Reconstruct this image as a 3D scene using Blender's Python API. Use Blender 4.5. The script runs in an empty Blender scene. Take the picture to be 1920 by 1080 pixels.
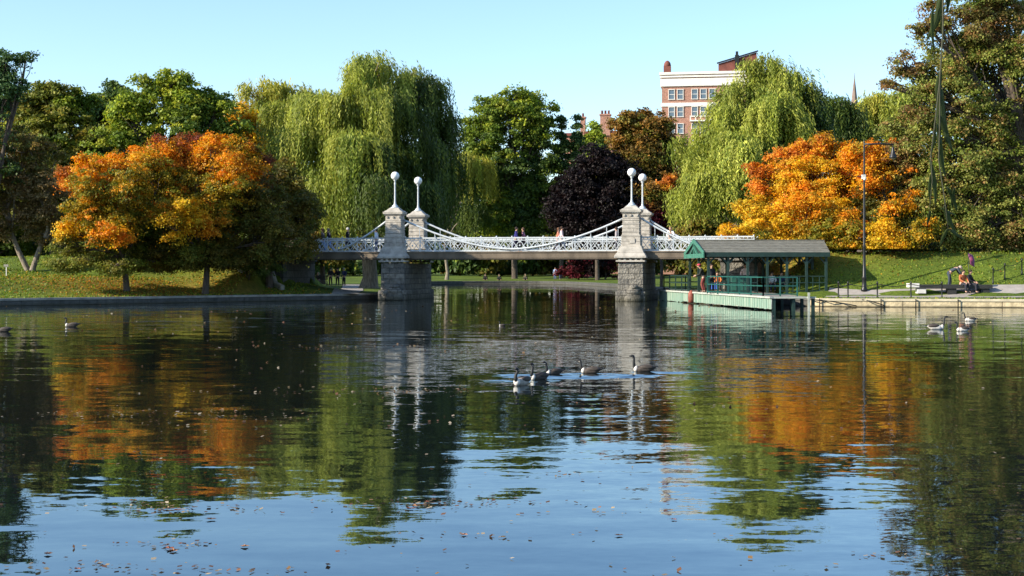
import bpy, bmesh, math, random
import numpy as np
from mathutils import Vector, Matrix
from mathutils.geometry import delaunay_2d_cdt
R = math.radians
random.seed(7); rng = np.random.default_rng(7)
SC = bpy.context.scene; COL = SC.collection
F = 2667.0; HZ = 503.0; CH = 2.15       # focal length in pixels of a 1920 wide frame, horizon row, eye height over water
def P(px, py, Y): return Vector(((px-960)/F*Y, Y, CH+(HZ-py)/F*Y))
SUN_EL = R(26); SUN_H = Vector((-0.94, -0.34, 0)).normalized()

# ------------------------------------------------------------------ materials
def srgb(r, g, b):
    f = lambda c: (c/255/12.92) if c/255 <= .04045 else ((c/255+.055)/1.055)**2.4
    return (f(r), f(g), f(b), 1)
def mat(name, col, rough=.6, var=.25, scale=6, bump=0, bscale=20, metal=0, col2=None, coords='Object', spec=.4, stretch=(1,1,1), detail=5):
    m = bpy.data.materials.new(name); m.use_nodes = True
    nt = m.node_tree; n = nt.nodes; l = nt.links; b = n['Principled BSDF']
    b.inputs['Roughness'].default_value = rough; b.inputs['Metallic'].default_value = metal
    b.inputs['Specular IOR Level'].default_value = spec
    tc = n.new('ShaderNodeTexCoord'); mp = n.new('ShaderNodeMapping'); mp.inputs['Scale'].default_value = stretch
    l.new(tc.outputs[coords], mp.inputs[0])
    nz = n.new('ShaderNodeTexNoise'); nz.inputs['Scale'].default_value = scale; nz.inputs['Detail'].default_value = detail
    l.new(mp.outputs[0], nz.inputs[0])
    rp = n.new('ShaderNodeValToRGB'); rp.color_ramp.elements[0].position = .3; rp.color_ramp.elements[1].position = .7
    c = Vector(col[:3]); c2 = Vector(col2[:3]) if col2 else c*(1-var); c1 = c if col2 else c*(1+var*.6)
    rp.color_ramp.elements[0].color = (*c2, 1); rp.color_ramp.elements[1].color = (*c1, 1)
    l.new(nz.outputs[0], rp.inputs[0]); l.new(rp.outputs[0], b.inputs['Base Color'])
    if bump:
        n2 = n.new('ShaderNodeTexNoise'); n2.inputs['Scale'].default_value = bscale; n2.inputs['Detail'].default_value = 6
        l.new(mp.outputs[0], n2.inputs[0])
        bp = n.new('ShaderNodeBump'); bp.inputs['Strength'].default_value = 1; bp.inputs['Distance'].default_value = bump
        l.new(n2.outputs[0], bp.inputs['Height']); l.new(bp.outputs[0], b.inputs['Normal'])
    return m
def masonry(name, c1, c2, mortar, w, h, msize=.012, rough=.85, bump=.02, stain=0):
    m = mat(name, c1, rough); nt = m.node_tree; n = nt.nodes; l = nt.links; b = n['Principled BSDF']
    tc = n['Texture Coordinate']; sp = n.new('ShaderNodeSeparateXYZ'); l.new(tc.outputs['Object'], sp.inputs[0])
    ad = n.new('ShaderNodeMath'); ad.operation = 'ADD'; l.new(sp.outputs[0], ad.inputs[0]); l.new(sp.outputs[1], ad.inputs[1])
    cb = n.new('ShaderNodeCombineXYZ'); l.new(ad.outputs[0], cb.inputs[0]); l.new(sp.outputs[2], cb.inputs[1])
    br = n.new('ShaderNodeTexBrick'); l.new(cb.outputs[0], br.inputs[0])
    br.inputs['Scale'].default_value = 1; br.inputs['Brick Width'].default_value = w; br.inputs['Row Height'].default_value = h
    br.inputs['Mortar Size'].default_value = msize; br.inputs['Mortar Smooth'].default_value = .3
    br.inputs['Color1'].default_value = c1; br.inputs['Color2'].default_value = c2; br.inputs['Mortar'].default_value = mortar
    nz = n.new('ShaderNodeTexNoise'); nz.inputs['Scale'].default_value = 3.5; nz.inputs['Detail'].default_value = 7; l.new(tc.outputs['Object'], nz.inputs[0])
    mx = n.new('ShaderNodeMix'); mx.data_type = 'RGBA'; mx.blend_type = 'MULTIPLY'; mx.inputs[0].default_value = .7
    rp = n.new('ShaderNodeValToRGB'); rp.color_ramp.elements[0].position = .3; rp.color_ramp.elements[0].color = (.45,.44,.42,1); rp.color_ramp.elements[1].position = .65; rp.color_ramp.elements[1].color = (1.15,1.12,1.1,1)
    l.new(nz.outputs[0], rp.inputs[0]); l.new(br.outputs[0], mx.inputs[6]); l.new(rp.outputs[0], mx.inputs[7]); l.new(mx.outputs[2], b.inputs['Base Color'])
    if stain:      # algae and damp along the waterline, with a ragged upper edge
        nw = n.new('ShaderNodeTexNoise'); nw.inputs['Scale'].default_value = 1.3; nw.inputs['Detail'].default_value = 5; l.new(tc.outputs['Object'], nw.inputs[0])
        zz = n.new('ShaderNodeMath'); zz.operation = 'MULTIPLY_ADD'; l.new(nw.outputs[0], zz.inputs[0]); zz.inputs[1].default_value = -stain*1.6; l.new(sp.outputs[2], zz.inputs[2])
        mr = n.new('ShaderNodeMapRange'); mr.inputs[1].default_value = -stain*.9; mr.inputs[2].default_value = stain*.3; mr.inputs[3].default_value = .85; mr.inputs[4].default_value = 0; l.new(zz.outputs[0], mr.inputs[0])
        ms = n.new('ShaderNodeMix'); ms.data_type = 'RGBA'; l.new(mr.outputs[0], ms.inputs[0]); l.new(mx.outputs[2], ms.inputs[6]); ms.inputs[7].default_value = (.055,.05,.028,1); l.new(ms.outputs[2], b.inputs['Base Color'])
    n3 = n.new('ShaderNodeTexNoise'); n3.inputs['Scale'].default_value = 9; n3.inputs['Detail'].default_value = 6; l.new(tc.outputs['Object'], n3.inputs[0])
    sb = n.new('ShaderNodeMath'); sb.operation = 'SUBTRACT'; l.new(n3.outputs[0], sb.inputs[0]); l.new(br.outputs[1], sb.inputs[1])
    bp = n.new('ShaderNodeBump'); bp.inputs['Distance'].default_value = bump; l.new(sb.outputs[0], bp.inputs['Height']); l.new(bp.outputs[0], b.inputs['Normal'])
    return m
MT = {}
MT['stone'] = masonry('pale_stone', (.44,.41,.36,1), (.38,.355,.31,1), (.2,.19,.17,1), 2.4, .30, .012, bump=.01)
MT['rough_stone'] = masonry('rough_granite', (.25,.235,.20,1), (.15,.145,.13,1), (.09,.085,.075,1), .62, .36, .016, bump=.12, stain=.5)
MT['trim_stone'] = mat('weathered_trim_stone', (.42,.39,.34), .8, .35, 2.5, .01, 12)
MT['deck_stone'] = mat('tan_fascia', (.15,.118,.085), .8, .4, 1.5, .01, 8, stretch=(1,1,.4))
MT['white_paint'] = mat('white_painted_iron', (.52,.56,.58), .45, .15, 3)
MT['globe'] = mat('white_glass_globe', (.86,.86,.84), .18, .02, 2)
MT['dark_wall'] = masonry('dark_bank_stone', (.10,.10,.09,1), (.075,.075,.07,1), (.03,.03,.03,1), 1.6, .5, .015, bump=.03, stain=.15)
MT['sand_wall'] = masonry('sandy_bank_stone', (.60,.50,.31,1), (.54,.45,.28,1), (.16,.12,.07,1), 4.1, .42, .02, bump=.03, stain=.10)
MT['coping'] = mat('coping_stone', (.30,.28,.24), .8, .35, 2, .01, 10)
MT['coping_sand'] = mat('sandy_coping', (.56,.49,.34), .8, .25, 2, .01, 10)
MT['green_paint'] = mat('green_painted_wood', (.03,.13,.095), .5, .35, 4)
MT['gable_green'] = mat('bright_green_trim', (.045,.17,.12), .5, .3, 4)
MT['dark_green'] = mat('dark_green_wood', (.012,.035,.028), .6, .3, 4)
MT['teal'] = mat('teal_railing_paint', (.013,.085,.07), .5, .3, 4)
MT['mint'] = mat('worn_mint_boards', (.30,.37,.29), .7, .3, 2.2, .01, 9, col2=(.10,.21,.16), stretch=(2.5,2.5,.3))
MT['mintcap'] = mat('pale_dock_edge', (.40,.43,.37), .7, .3, 3)
MT['shingle'] = mat('grey_green_shingles', (.17,.165,.135), .9, .3, 3, .02, 25, stretch=(1,1,1))
MT['planks'] = mat('dock_planks', (.27,.24,.20), .8, .4, 1.2, .01, 6, stretch=(6,.6,1))
MT['iron'] = mat('black_iron', (.012,.013,.014), .4, .2, 5)
MT['lampglass'] = mat('lamp_glass', (.35,.34,.33), .25, .1, 3)
MT['bark'] = mat('brown_bark', (.085,.065,.048), .9, .5, 3, .03, 9, stretch=(3,3,.7))
MT['palebark'] = mat('pale_bark', (.23,.19,.14), .9, .5, 3, .04, 7, stretch=(3,3,.6))
MT['brick'] = masonry('red_brick', (.42,.20,.14,1), (.37,.17,.12,1), (.42,.33,.27,1), .45, .16, .012, bump=.005)  # brick lightened: distance haze is mixed into its colour
MT['darkbrick'] = mat('dark_red_brick', (.17,.055,.04), .85, .3, 1)
MT['white_stone'] = mat('white_stone_trim', (.74,.71,.65), .7, .12, 1)
MT['pane'] = mat('window_glass', (.10,.14,.18), .15, .2, .5, spec=.8)
MT['spire'] = mat('brown_spire_stone', (.22,.16,.13), .8, .2, 1)
MT['skin'] = mat('skin', (.50,.30,.21), .5, .08, 5)
MT['path'] = mat('pale_asphalt_path', (.32,.29,.26), .9, .2, 2, .004, 40)
MT['bench_wood'] = mat('dark_bench_wood', (.03,.03,.028), .7, .4, 5, stretch=(1,6,6))
MT['pale_concrete'] = mat('pale_concrete', (.62,.60,.55), .8, .15, 4)
MT['rust'] = mat('rusty_red', (.26,.07,.045), .7, .4, 6)

def ground_mat():
    m = bpy.data.materials.new('lawn'); m.use_nodes = True; nt = m.node_tree; n = nt.nodes; l = nt.links; b = n['Principled BSDF']
    b.inputs['Roughness'].default_value = .9; b.inputs['Specular IOR Level'].default_value = .15
    g = n.new('ShaderNodeNewGeometry')
    def noise(s, d=6):
        z = n.new('ShaderNodeTexNoise'); z.inputs['Scale'].default_value = s; z.inputs['Detail'].default_value = d; l.new(g.outputs['Position'], z.inputs[0]); return z
    def ramp(src, p0, c0, p1, c1):
        r = n.new('ShaderNodeValToRGB'); r.color_ramp.elements[0].position = p0; r.color_ramp.elements[0].color = c0; r.color_ramp.elements[1].position = p1; r.color_ramp.elements[1].color = c1; l.new(src, r.inputs[0]); return r
    a = ramp(noise(.35).outputs[0], .35, (.06,.10,.014,1), .65, (.12,.17,.022,1))
    f = ramp(noise(5).outputs[0], .3, (.6,.6,.55,1), .7, (1.25,1.2,1.1,1))
    mx = n.new('ShaderNodeMix'); mx.data_type = 'RGBA'; mx.blend_type = 'MULTIPLY'; mx.inputs[0].default_value = 1
    l.new(a.outputs[0], mx.inputs[6]); l.new(f.outputs[0], mx.inputs[7])
    # fallen-leaf tinted lawn: a painted attribute says where leaves have dropped
    at = n.new('ShaderNodeAttribute'); at.attribute_name = 'litter'
    w = n.new('ShaderNodeMath'); w.operation = 'MULTIPLY_ADD'; l.new(noise(1.8).outputs[0], w.inputs[0]); w.inputs[1].default_value = 1.2; w.inputs[2].default_value = -.6
    w2 = n.new('ShaderNodeMath'); w2.operation = 'ADD'; w2.use_clamp = True; l.new(at.outputs['Fac'], w2.inputs[0]); l.new(w.outputs[0], w2.inputs[1])
    w3 = n.new('ShaderNodeMath'); w3.operation = 'MULTIPLY'; l.new(w2.outputs[0], w3.inputs[0]); l.new(at.outputs['Fac'], w3.inputs[1])
    lc = ramp(noise(4).outputs[0], .35, (.16,.12,.02,1), .65, (.30,.19,.035,1))
    m2 = n.new('ShaderNodeMix'); m2.data_type = 'RGBA'; l.new(w3.outputs[0], m2.inputs[0]); l.new(mx.outputs[2], m2.inputs[6]); l.new(lc.outputs[0], m2.inputs[7])
    l.new(m2.outputs[2], b.inputs['Base Color'])
    bp = n.new('ShaderNodeBump'); bp.inputs['Distance'].default_value = .06; l.new(noise(9).outputs[0], bp.inputs['Height']); l.new(bp.outputs[0], b.inputs['Normal'])
    return m
MT['lawn'] = ground_mat()
def leaf_mat(name='leaves', trans=.38):
    m = bpy.data.materials.new(name); m.use_nodes = True; nt = m.node_tree; n = nt.nodes; l = nt.links
    b = n['Principled BSDF']; out = n['Material Output']; b.inputs['Roughness'].default_value = .55; b.inputs['Specular IOR Level'].default_value = .25
    a = n.new('ShaderNodeVertexColor'); a.layer_name = 'Col'; l.new(a.outputs[0], b.inputs['Base Color'])
    t = n.new('ShaderNodeBsdfTranslucent'); hs = n.new('ShaderNodeHueSaturation'); hs.inputs['Saturation'].default_value = 1.02; hs.inputs['Value'].default_value = 1.2
    l.new(a.outputs[0], hs.inputs['Color']); l.new(hs.outputs[0], t.inputs[0])
    mx = n.new('ShaderNodeMixShader'); mx.inputs[0].default_value = trans
    l.new(b.outputs[0], mx.inputs[1]); l.new(t.outputs[0], mx.inputs[2]); l.new(mx.outputs[0], out.inputs[0])
    return m
MT['leaf'] = leaf_mat()

# ------------------------------------------------------------------ object helpers
def tag(o, label=None, cat=None, group=None, kind=None):
    if label: o['label'] = label
    if cat: o['category'] = cat
    if group: o['group'] = group
    if kind: o['kind'] = kind
    return o
def empty(name, loc=(0,0,0), rz=0, label=None, cat=None, group=None):
    o = bpy.data.objects.new(name, None); COL.objects.link(o); o.location = loc; o.rotation_euler.z = rz; o.empty_display_size = .2
    return tag(o, label, cat, group)
class MB:
    def __init__(s): s.v = []; s.f = []; s.sm = []
    def add(s, vs, fs, smooth=False):
        k = len(s.v); s.v += [tuple(v) for v in vs]; s.f += [tuple(i+k for i in f) for f in fs]; s.sm += [smooth]*len(fs); return s
    def box(s, c, d, rz=0, top=None, M=None):      # centre, full dims; top = (sx, sy) scale of the top face
        hx, hy, hz = d[0]/2, d[1]/2, d[2]/2; t = top or (1,1); cs, sn = math.cos(rz), math.sin(rz); vs = []
        for z, (ax, ay) in ((-hz,(1,1)), (hz,t)):
            for x, y in ((-hx,-hy),(hx,-hy),(hx,hy),(-hx,hy)):
                x2, y2 = x*ax, y*ay; vs.append((c[0]+x2*cs-y2*sn, c[1]+x2*sn+y2*cs, c[2]+z))
        if M: vs = [M @ Vector(v) for v in vs]
        return s.add(vs, [(0,3,2,1),(4,5,6,7),(0,1,5,4),(1,2,6,5),(2,3,7,6),(3,0,4,7)])
    def bar(s, a, b, w, h=None):                    # square bar between two points
        a, b = Vector(a), Vector(b); d = (b-a).normalized(); h = h or w
        u = d.cross(Vector((0,0,1))); u = Vector((1,0,0)) if u.length < 1e-4 else u.normalized(); v = u.cross(d).normalized(); vs = []
        for p in (a, b):
            for i, j in ((-1,-1),(1,-1),(1,1),(-1,1)): vs.append(p+u*i*w/2+v*j*h/2)
        return s.add(vs, [(0,1,2,3),(7,6,5,4),(0,4,5,1),(1,5,6,2),(2,6,7,3),(3,7,4,0)])
    def tube(s, pts, rs, n=8, cap=True):
        pts = [Vector(p) for p in pts]; rs = rs if hasattr(rs, '__len__') else [rs]*len(pts); k = len(s.v); vs = []; fs = []
        pu = None
        for i, p in enumerate(pts):
            d = (pts[min(i+1, len(pts)-1)]-pts[max(i-1, 0)]).normalized()
            if pu is None: u = d.cross(Vector((0,1,0))); u = Vector((1,0,0)) if u.length < 1e-3 else u.normalized()
            else: u = (pu-d*pu.dot(d)).normalized()
            pu = u; v = d.cross(u)
            for j in range(n): a = 2*math.pi*j/n; vs.append(p+(u*math.cos(a)+v*math.sin(a))*rs[i])
        for i in range(len(pts)-1):
            for j in range(n): a = i*n+j; b = i*n+(j+1)%n; fs.append((a, b, b+n, a+n))
        if cap: fs.append(tuple(range(n-1,-1,-1))); fs.append(tuple((len(pts)-1)*n+j for j in range(n)))
        return s.add(vs, fs, True)
    def lathe(s, c, prof, n=16, smooth=True):        # prof [(r, z)]
        vs = []; fs = []
        for r, z in prof:
            for j in range(n): a = 2*math.pi*j/n; vs.append((c[0]+r*math.cos(a), c[1]+r*math.sin(a), c[2]+z))
        for i in range(len(prof)-1):
            for j in range(n): a = i*n+j; b = i*n+(j+1)%n; fs.append((a, b, b+n, a+n))
        fs.append(tuple(range(n-1,-1,-1))); fs.append(tuple((len(prof)-1)*n+j for j in range(n)))
        return s.add(vs, fs, smooth)
    def ball(s, c, r, n=16, m=10, sc=(1,1,1)):
        prof = [(max(.001, math.sin(math.pi*i/m)), -math.cos(math.pi*i/m)) for i in range(m+1)]; k = len(s.v)
        s.lathe((0,0,0), prof, n)
        for i in range(k, len(s.v)): v = s.v[i]; s.v[i] = (c[0]+v[0]*r*sc[0], c[1]+v[1]*r*sc[1], c[2]+v[2]*r*sc[2])
        return s
    def build(s, name, m, parent=None, bevel=0):
        me = bpy.data.meshes.new(name); me.from_pydata(s.v, [], s.f); me.polygons.foreach_set('use_smooth', s.sm); me.materials.append(m); me.update()
        o = bpy.data.objects.new(name, me); COL.objects.link(o)
        if parent: o.parent = parent
        if bevel:
            b = o.modifiers.new('bevel', 'BEVEL'); b.width = bevel; b.segments = 1; b.limit_method = 'ANGLE'
        return o
def copy_tree(o, parent=None):
    c = o.copy(); COL.objects.link(c)
    if parent: c.parent = parent
    for ch in list(o.children): copy_tree(ch, c)
    return c

# ------------------------------------------------------------------ bridge frame
BL = Vector((-7.93, 97.0, 0)); BR = Vector((7.89, 93.5, 0)); U = (BR-BL).normalized(); V = Vector((-U.y, U.x, 0)); SPAN = (BR-BL).length; BW = 5.3
BRZ = math.atan2(U.y, U.x)

# ------------------------------------------------------------------ lagoon outline and terrain
SHORE = [(-30,.9),(-12,1.1),(0,1.0),(14,1.2),(32,.8),(37,14),(41,36),(42,60),(37,73),(32,76.3),(27.9,77.6),(19.1,79.3),(16.3,80.2),(16.0,84),(15.9,90),(15.0,97),(14.6,106),(13.6,125),(12.5,150),(9.0,178),(6,190),(0,192.5),(-10.7,191),(-15,180),(-13.2,150),(-11.0,125),(-9.3,108),(-9.2,99.5),(-11.0,96.2),(-16.6,92.5),(-22.8,86.0),(-29.0,81.3),(-36,75),(-41,60),(-40,40),(-36,15)]
def smooth_ring(pts, it=2):
    for _ in range(it):
        o = []
        for i, p in enumerate(pts):
            q = pts[(i+1) % len(pts)]; o += [(.75*p[0]+.25*q[0], .75*p[1]+.25*q[1]), (.25*p[0]+.75*q[0], .25*p[1]+.75*q[1])]
        pts = o
    return pts
def resample(pts, step):
    o = []
    for i, p in enumerate(pts):
        q = pts[(i+1) % len(pts)]; L = math.dist(p, q); k = max(1, int(L/step))
        for j in range(k): t = j/k; o.append((p[0]+(q[0]-p[0])*t, p[1]+(q[1]-p[1])*t))
    return o
RING = np.array(resample(smooth_ring(SHORE), 1.6))
def ringdist(x, y):            # signed distance, positive on land
    x = np.atleast_1d(np.asarray(x, float)); y = np.atleast_1d(np.asarray(y, float))
    A = RING; B = np.roll(RING, -1, 0); best = np.full(x.shape, 1e9); ins = np.zeros(x.shape, bool)
    for a, b in zip(A, B):
        ab = b-a; t = np.clip(((x-a[0])*ab[0]+(y-a[1])*ab[1])/(ab@ab), 0, 1)
        best = np.minimum(best, np.hypot(x-a[0]-t*ab[0], y-a[1]-t*ab[1]))
        c = (a[1] > y) != (b[1] > y)
        if a[1] != b[1]: ins ^= c & (x < (b[0]-a[0])*(y-a[1])/(b[1]-a[1])+a[0])
    return np.where(ins, -best, best)
def sstep(x, a, b): t = np.clip((x-a)/(b-a), 0, 1); return t*t*(3-2*t)
def hgt(x, y, d=None):
    x = np.atleast_1d(np.asarray(x, float)); y = np.atleast_1d(np.asarray(y, float))
    if d is None: d = ringdist(x, y)
    right = sstep(x, 13.5, 17)*(1-sstep(y, 100, 120)); left = sstep(-x, 8, 12)*(1-sstep(y, 96, 112))
    h = .40+.03*right
    h = h+left*(1.15*sstep(d, .3, 8)+1.6*sstep(d, 6, 32)) + right*(.25*sstep(d, 1, 8)+2.6*sstep(d, 8, 34))
    h = h+(1-np.maximum(right, left))*(.55*sstep(d, .5, 25))
    h = h+.10*np.sin(x*.21+1)*np.sin(y*.17)*sstep(d, 6, 14)
    # embankments carrying the walk up to the bridge ends
    for O, sgn in ((BL, -1), (BR, 1)):
        s = ((x-O.x)*U.x+(y-O.y)*U.y)*sgn; v = (x-O.x)*V.x+(y-O.y)*V.y
        lat = np.maximum(0, np.abs(v-BW/2)-3.6); e = 3.12-lat*.42-.02*np.maximum(0, s-20)
        e = np.where(s > (6.8 if sgn > 0 else 8.9), e, -1e3); e = np.minimum(e, .45+np.maximum(0, d)*.75)
        h = np.maximum(h, e)
    return h
def H1(x, y): return float(hgt(x, y)[0])
def build_ground():
    pts = [tuple(p) for p in RING]; n0 = len(pts); edges = [(i, (i+1) % n0) for i in range(n0)]
    gx = []; gy = []
    def grid(x0, x1, y0, y1, s, mask=None):
        a = np.arange(x0, x1, s); b = np.arange(y0, y1, s); X, Y = np.meshgrid(a, b); X = X.ravel()+rng.uniform(-.25, .25, X.size)*s; Y = Y.ravel()+rng.uniform(-.25, .25, Y.size)*s
        if mask is not None: k = mask(X, Y); X = X[k]; Y = Y[k]
        gx.append(X); gy.append(Y)
    fine = lambda X, Y: (X > -48) & (X < 48) & (Y > 55) & (Y < 125)
    grid(-48, 48, 55, 125, 1.3); grid(-120, 120, -40, 300, 5, lambda X, Y: ~fine(X, Y)); grid(-900, 900, -300, 1500, 75, lambda X, Y: (abs(X) > 125) | (Y > 305) | (Y < -45))
    for sx in (-4000, 4000):
        gx.append(np.array([sx, sx, sx, 0.])); gy.append(np.array([-3000., 1000., 5000., 5000. if sx > 0 else -3000.]))
    X = np.concatenate(gx); Y = np.concatenate(gy); D = ringdist(X, Y); k = D > .7; X = X[k]; Y = Y[k]
    pts += list(zip(X.tolist(), Y.tolist()))
    r = delaunay_2d_cdt([Vector(p) for p in pts], edges, [], 0, 1e-5, False)
    vs = np.array([tuple(v) for v in r[0]]); fs = [tuple(f) for f in r[2]]
    cen = np.array([vs[list(f)].mean(0) for f in fs]); inside = ringdist(cen[:, 0], cen[:, 1]) < 0
    fs = [f for f, i in zip(fs, inside) if not i]
    D = ringdist(vs[:, 0], vs[:, 1]); Z = hgt(vs[:, 0], vs[:, 1], np.maximum(D, 0))-.03*(D < .3)
    me = bpy.data.meshes.new('ground'); me.from_pydata([(a, b, c) for (a, b), c in zip(vs, Z)], [], fs); me.materials.append(MT['lawn'])
    me.polygons.foreach_set('use_smooth', [True]*len(me.polygons))
    lit = np.zeros(len(vs))
    for (cx, cy, rx, ry, a) in ((-21,90,13,6,1.0),(-18,92,9,5,.9),(20,94,8,7,.9),(27,93,6,6,.6),(-12,90,4,6,.6),(0,200,25,8,.15)):
        q = ((vs[:, 0]-cx)/rx)**2+((vs[:, 1]-cy)/ry)**2; lit = np.maximum(lit, a*np.exp(-q**1.5))
    at = me.attributes.new('litter', 'FLOAT', 'POINT'); at.data.foreach_set('value', lit)
    o = bpy.data.objects.new('ground', me); COL.objects.link(o); tag(o, kind='structure'); me.update()
    for p in me.polygons[:1]:
        pass
    bm = bmesh.new(); bm.from_mesh(me); bmesh.ops.recalc_face_normals(bm, faces=bm.faces)
    if sum(f.normal.z for f in bm.faces) < 0: bmesh.ops.reverse_faces(bm, faces=bm.faces)
    bm.to_mesh(me); bm.free()
build_ground()

# ------------------------------------------------------------------ water
def water():
    m = bpy.data.materials.new('pond_water'); m.use_nodes = True; nt = m.node_tree; n = nt.nodes; l = nt.links; b = n['Principled BSDF']
    b.inputs['Base Color'].default_value = (.006,.009,.009,1); b.inputs['Roughness'].default_value = .012; b.inputs['IOR'].default_value = 2.7; b.inputs['Specular Tint'].default_value = (.55,.84,1,1)
    b.inputs['Specular IOR Level'].default_value = .5
    g = n.new('ShaderNodeNewGeometry')
    def slope(scale, sx, amp, det=2, rot=0):
        mp = n.new('ShaderNodeMapping'); mp.inputs['Scale'].default_value = (sx, 1, 1); mp.inputs['Rotation'].default_value = (0,0,rot); l.new(g.outputs['Position'], mp.inputs[0])
        z = n.new('ShaderNodeTexNoise'); z.inputs['Scale'].default_value = scale; z.inputs['Detail'].default_value = det; l.new(mp.outputs[0], z.inputs[0])
        s = n.new('ShaderNodeVectorMath'); s.operation = 'SUBTRACT'; l.new(z.outputs['Color'], s.inputs[0]); s.inputs[1].default_value = (.5,.5,.5)
        k = n.new('ShaderNodeVectorMath'); k.operation = 'MULTIPLY'; l.new(s.outputs[0], k.inputs[0]); k.inputs[1].default_value = (amp*.45, amp, 0)
        return k.outputs[0]
    def vadd(a, c): k = n.new('ShaderNodeVectorMath'); k.operation = 'ADD'; l.new(a, k.inputs[0]); l.new(c, k.inputs[1]); return k.outputs[0]
    def vscale(a, f):
        k = n.new('ShaderNodeVectorMath'); k.operation = 'SCALE'; l.new(a, k.inputs[0])
        if hasattr(f, 'links'): l.new(f, k.inputs['Scale'])
        else: k.inputs['Scale'].default_value = f
        return k.outputs[0]
    sp = n.new('ShaderNodeSeparateXYZ'); l.new(g.outputs['Position'], sp.inputs[0])
    def maprange(src, a, b_, c, d):
        r = n.new('ShaderNodeMapRange'); r.interpolation_type = 'SMOOTHSTEP'; l.new(src, r.inputs[0])
        for i, v in enumerate((a, b_, c, d)): r.inputs[i+1].default_value = v
        return r.outputs[0]
    def mul(a, c):
        k = n.new('ShaderNodeMath'); k.operation = 'MULTIPLY'; l.new(a, k.inputs[0])
        if hasattr(c, 'links'): l.new(c, k.inputs[1])
        else: k.inputs[1].default_value = c
        return k.outputs[0]
    big = slope(1.5, .30, .062, 2, .12); small = slope(5.0, .34, .085, 3, -.08); fine = slope(18, .5, .10, 2)
    swell = slope(.6, .30, .024, 1, .2)
    gust = n.new('ShaderNodeTexNoise'); gust.inputs['Scale'].default_value = .05; gust.inputs['Detail'].default_value = 3; l.new(g.outputs['Position'], gust.inputs[0])
    ga = maprange(gust.outputs[0], .38, .62, .45, 1.25)
    # smoother towards the near shore, livelier in the middle of the pond
    mid = mul(maprange(sp.outputs[1], 9, 30, .65, 1.0), maprange(sp.outputs[1], 60, 95, 1.0, .55))
    tot = vadd(vadd(vscale(big, .75), vscale(small, mul(ga, mid))), vadd(swell, vscale(fine, mul(mul(ga, mid), .5))))
    # wakes: ruffled water behind each swimming bird
    def wake(cx, cy, rx, ry, amp):
        mp = n.new('ShaderNodeMapping'); mp.vector_type = 'TEXTURE'; mp.inputs['Location'].default_value = (cx, cy, 0); mp.inputs['Scale'].default_value = (rx, ry, 1); l.new(g.outputs['Position'], mp.inputs[0])
        ln = n.new('ShaderNodeVectorMath'); ln.operation = 'LENGTH'; l.new(mp.outputs[0], ln.inputs[0])
        return mul(maprange(ln.outputs['Value'], .5, 1.0, 1, 0), amp)
    acc = None
    for w in WAKES:
        o = wake(*w)
        if acc is None: acc = o
        else: k = n.new('ShaderNodeMath'); k.operation = 'MAXIMUM'; l.new(acc, k.inputs[0]); l.new(o, k.inputs[1]); acc = k.outputs[0]
    wv = slope(3.2, .45, .55, 3, .35)
    cb = n.new('ShaderNodeVectorMath'); cb.operation = 'ADD'; l.new(wv, cb.inputs[0]); cb.inputs[1].default_value = (0,-.085,0)
    tot = vadd(tot, vscale(cb.outputs[0], acc))
    ng = n.new('ShaderNodeVectorMath'); ng.operation = 'MULTIPLY'; l.new(tot, ng.inputs[0]); ng.inputs[1].default_value = (1,1,0)
    up = n.new('ShaderNodeVectorMath'); up.operation = 'ADD'; l.new(ng.outputs[0], up.inputs[0]); up.inputs[1].default_value = (0,0,1)
    nm = n.new('ShaderNodeVectorMath'); nm.operation = 'NORMALIZE'; l.new(up.outputs[0], nm.inputs[0]); l.new(nm.outputs[0], b.inputs['Normal'])
    x0, x1 = RING[:, 0].min()-1, RING[:, 0].max()+1; y0, y1 = RING[:, 1].min()-.5, RING[:, 1].max()+1
    b2 = MB(); b2.v = [(p[0], p[1], 0) for p in RING]; b2.f = [tuple(range(len(RING)))]; b2.sm = [False]
    o = b2.build('water', m); tag(o, kind='structure')
    if o.data.polygons[0].normal.z < 0: o.data.flip_normals()
    b3 = MB(); b3.add([(p[0], p[1], -1.2) for p in RING], [tuple(range(len(RING)))]); tag(b3.build('pond_bed', mat('silt', (.03,.03,.02), .9)), kind='structure')
WAKES = [(1.3,28.4,2.1,1.0,1.0),(.2,27.1,1.0,.45,.8),(3.2,29.3,1.0,.45,.7),(-15.2,56,4.5,.35,.5),(-16.5,50.1,3,.3,.5),(15.4,51,1.2,.4,.3)]
water()

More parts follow.
